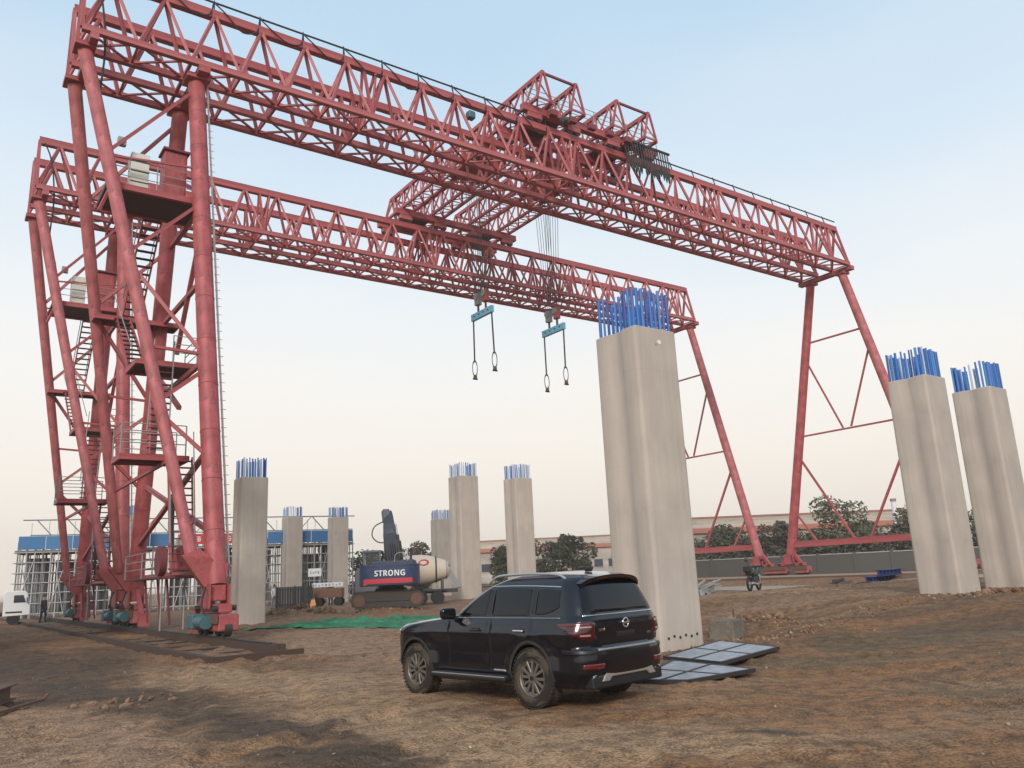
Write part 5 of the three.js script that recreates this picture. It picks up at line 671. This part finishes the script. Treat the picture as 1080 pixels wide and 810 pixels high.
// ---------- far buildings ----------
const pale = std({ color: rgb(0.56, 0.48, 0.42), roughness: 0.85, map: paintTex }), pale2 = std({ color: rgb(0.62, 0.53, 0.44), roughness: 0.85, map: paintTex }), maroon = std({ color: rgb(0.4, 0.15, 0.1), roughness: 0.7 }), winDark = phys({ color: rgb(0.05, 0.06, 0.07), roughness: 0.15 }), wallGrey = std({ color: rgb(0.085, 0.08, 0.072), roughness: 0.9 });
function shed(A, B, hgt, depth, label, { stripe = 1.5, wins = 18, wy = 1.6, eave = 0.3, roof = pale2 } = {}) {
  const D = B.clone().sub(A), L = D.length(), t = thing('factory_building', label, 'building', [A.x, 0, A.z], Math.atan2(-D.z, D.x));
  box('wall', [L / 2, hgt * 0.4, -depth / 2], [L, hgt * 0.8, depth], pale, t); box('fascia', [L / 2, hgt * 0.8 - 0.1, -depth / 2 + 0.15], [L + 0.4, 0.62, depth + 0.5], maroon, t);
  box('parapet', [L / 2, hgt * 0.9 + 0.07, -depth / 2], [L + 0.1, hgt * 0.2 - 0.2, depth + 0.1], pale2, t); box('coping', [L / 2, hgt + 0.02, -depth / 2], [L + 0.3, 0.12, depth + 0.3], maroon, t); box('roof', [L / 2, hgt + 0.12, -depth / 2], [L - 0.6, 0.08, depth - 0.6], wallGrey, t);
  for (let k = 0; k < wins; k++) { const x = (k + 0.5) * L / wins, w = box('window', [x, wy, 0.03], [L / wins * 0.6, 1.3, 0.06], winDark, t); box('window_sill', [x, wy - 0.72, 0.06], [L / wins * 0.66, 0.1, 0.14], pale2, t); }
  return t;
}
shed(V(79, 0, -75), V(112, 0, -56), 7.7, 14, 'long pale factory building with maroon eaves behind the right-hand crane legs', { wins: 16, wy: 2.6 });
shed(V(76, 0, -126), V(103, 0, -104.5), 7.6, 16, 'pale flat factory building far behind the SUV roof', { wins: 14, wy: 3.0 });
{ const t = thing('chimney_stack', 'slim white chimney standing in front of the long factory', 'chimney', put(83.5, 47.5)); coneTube('shaft', V(0, 0, 0), V(0, 7.0, 0), 0.3, 0.24, M.white, t); mesh('cap', new THREE.CylinderGeometry(0.33, 0.28, 0.3, 16), M.galvDull, t).position.y = 7.1; }
{ const t = thing('arched_shed', 'low pink arched roof shed between the bushes and crane legs', 'shed', put(71.5, 55.8), -0.85); const s = new THREE.Shape(); s.moveTo(-4, 0); s.lineTo(-4, 2.6); s.quadraticCurveTo(0, 5.4, 4, 2.6); s.lineTo(4, 0); s.closePath(); const g = new THREE.ExtrudeGeometry(s, { depth: 9, bevelEnabled: false, curveSegments: 14 }); g.translate(0, 0, -9); mesh('shell', g, std({ color: rgb(0.52, 0.3, 0.24), roughness: 0.8 }), t); box('door', [0, 1.3, 0.02], [2.6, 2.6, 0.05], wallGrey, t); }
{ // dark site wall behind the far rail, in separate bays
  const A = V(60.5, 0, -57.5), B = V(81, 0, -36), D = B.clone().sub(A), L = D.length(), t = thing('site_wall', 'low dark grey site wall behind the far crane rail', 'wall', [A.x, groundY(60, 50), A.z], Math.atan2(-D.z, D.x)), n = 9;
  for (let k = 0; k < n; k++) { rbox('wall_bay', [(k + 0.5) * L / n, 0.85, 0], [L / n - 0.3, 1.7, 0.18], 0.02, wallGrey, t); rbox('wall_pier', [k * L / n, 0.95, 0], [0.32, 1.9, 0.32], 0.02, wallGrey, t); }
  bar('coping', V(-0.2, 1.76, 0), V(L, 1.76, 0), 0.3, 0.1, M.galvDull, t);
}
// ---------- trees and bushes ----------
const leafMats = [rgb(0.12, 0.12, 0.07), rgb(0.12, 0.115, 0.07), rgb(0.12, 0.11, 0.075)].map((c) => phys({ color: c, roughness: 0.8, side: THREE.DoubleSide }));
const bark = std({ color: rgb(0.12, 0.09, 0.07), roughness: 1 });
function plant(name, label, cat, u, v, hgt, rad, crownFrom, n, mi, group) {
  const t = thing(name, label, cat, put(u, v), rnd() * 6, group), g = [], limbs = [];
  coneTube('trunk', V(0, -0.1, 0), V(rr(-0.1, 0.1), hgt * 0.75, rr(-0.1, 0.1)), 0.06 + hgt * 0.016, 0.03, bark, t, 8);
  const clumps = []; for (let k = 0; k < 16; k++) { const a = rnd() * 6.28, y = lerp(crownFrom, 0.95, rnd()) * hgt, w = rad * Math.sqrt(Math.max(0.15, 1 - ((y / hgt - (crownFrom + 1) / 2) / ((1 - crownFrom) / 1.8)) ** 2)) * rr(0.25, 0.9); const c = V(Math.cos(a) * w, y, Math.sin(a) * w); clumps.push([c, rad * rr(0.28, 0.5)]); const q = new THREE.CylinderGeometry(0.015, 0.035, 1, 5), o = new THREE.Object3D(), s = V(0, y * 0.55, 0), d = c.clone().sub(s); o.position.copy(s).add(c).multiplyScalar(0.5); o.quaternion.setFromUnitVectors(YUP, d.clone().normalize()); o.scale.set(1, d.length(), 1); o.updateMatrix(); q.applyMatrix4(o.matrix); limbs.push(q); }
  mesh('limbs', mergeGeometries(limbs), bark, t);
  const pos = []; for (let k = 0; k < n; k++) { const [c, r] = clumps[Math.floor(rnd() * clumps.length)], d = V(rr(-1, 1), rr(-1, 1), rr(-1, 1)); if (d.length() > 1) d.normalize(); const p = c.clone().add(d.multiplyScalar(r)), a = V(rr(-1, 1), rr(-0.6, 0.6), rr(-1, 1)).normalize(), b = V(rr(-1, 1), rr(-1, 1), rr(-1, 1)).cross(a).normalize(), s = rr(0.07, 0.16) * (hgt > 3 ? 1.25 : 1); const A = p.clone().addScaledVector(a, s * 1.5), B = p.clone().addScaledVector(b, s * 0.6), C = p.clone().addScaledVector(a, -s * 1.5), E = p.clone().addScaledVector(b, -s * 0.6); for (const q of [A, B, C, A, C, E]) pos.push(q.x, Math.max(0.03, q.y), q.z); }
  const lg = new THREE.BufferGeometry(); lg.setAttribute('position', new THREE.Float32BufferAttribute(pos, 3)); lg.computeVertexNormals(); const m = mesh('crown', lg, leafMats[mi % 3], t);
}
plant('tree', 'rounded leafy tree rising behind the site wall near the chimney', 'tree', 74.2, 48.6, 6.6, 2.9, 0.2, 3600, 0, 'trees behind the site wall');
plant('tree', 'dark tree between the chimney and the right-hand piers', 'tree', 80.5, 43.0, 6.0, 2.2, 0.25, 2800, 1, 'trees behind the site wall');
plant('tree', 'small ragged tree right of the near crane\'s left slender leg', 'tree', 70.6, 52.8, 5.2, 1.9, 0.2, 2200, 2, 'trees behind the site wall');
plant('tree', 'tall thin tree just left of the big pier', 'tree', 60.5, 64.5, 7.0, 1.7, 0.25, 2600, 0, 'trees left of the big pier');
const bushes = [[65.8, 56.2, 4.6, 'bush right beside the foot of the far crane leg'], [62.4, 58.6, 3.4, 'bush seen between the big pier and the far crane leg'], [68, 54.6, 4.2, 'bush between the feet of the two crane legs'], [76.4, 46.6, 4.0, 'bush under the rounded leafy tree'], [78.8, 44.4, 3.6, 'bush below the slim white chimney'], [72.4, 50.6, 4.4, 'bush left of the rounded leafy tree'], [84, 40.0, 4.4, 'bush half hidden by the grooved right-hand pier'], [60.6, 60.6, 3.2, 'low bush showing at the right edge of the big pier'], [64.2, 57.4, 3.0, 'low bush just left of the far crane foot'], [70.2, 52.6, 3.4, 'low bush right of the near crane foot'], [74.6, 48.6, 3.2, 'low bush under the red sill beam'], [81.4, 42.2, 3.4, 'low bush behind the blue girders']];
for (const [u, v, h, l] of bushes) plant('bush', l, 'bush', u + 1.5, v + 1.5, h * rr(0.95, 1.15), 2.5, 0.04, 4200, Math.floor(rnd() * 3), 'bushes along the site wall');
const left = [[56.8, 69, 5.0, 'bush standing above the SUV roof next to the big pier'], [54.4, 71.2, 4.2, 'bush above the middle of the SUV roof'], [52.2, 74.2, 4.0, 'bush between the two piers above the SUV'], [47.5, 79, 4.4, 'bush seen between the paired piers by the mixer'], [45.4, 83.2, 6.4, 'thin young tree above the mixer drum'], [36.8, 78.0, 5.0, 'bush left of the excavator cab']];
for (const [u, v, h, l] of left) plant('bush', l, 'bush', u, v, h, 2.2, 0.05, 3400, Math.floor(rnd() * 3), 'bushes behind the middle piers');

// ---------- trees left of and behind the camera, mirrored in the car's windows ----------
const around = [[-3.0, 31, 13, 'nearest'], [-3.6, 38, 14, 'second'], [-4.6, 46, 15, 'farthest'], [-7.5, 33, 13, 'third'], [-8, 41, 14, 'fourth'], [-12, 36, 13, 'fifth']];
for (const [u, v, h, w] of around) plant('roadside_tree', `${w} of the trees left of the picture, mirrored in the SUV windows`, 'tree', u, v, h, 3.0, 0.1, 9000, Math.floor(rnd() * 3), 'trees left of the picture');
const behind = [[26, -6, 9, 'first'], [33, -9, 10, 'second'], [40, -7, 9.5, 'third'], [30, -15, 10, 'fourth'], [20, -12, 9, 'fifth']];
for (const [u, v, h, w] of behind) plant('roadside_tree', `${w} of the trees right of and behind the camera`, 'tree', u, v, h, 3.2, 0.14, 4200, Math.floor(rnd() * 3), 'trees behind the camera');
renderer.render(scene, camera);
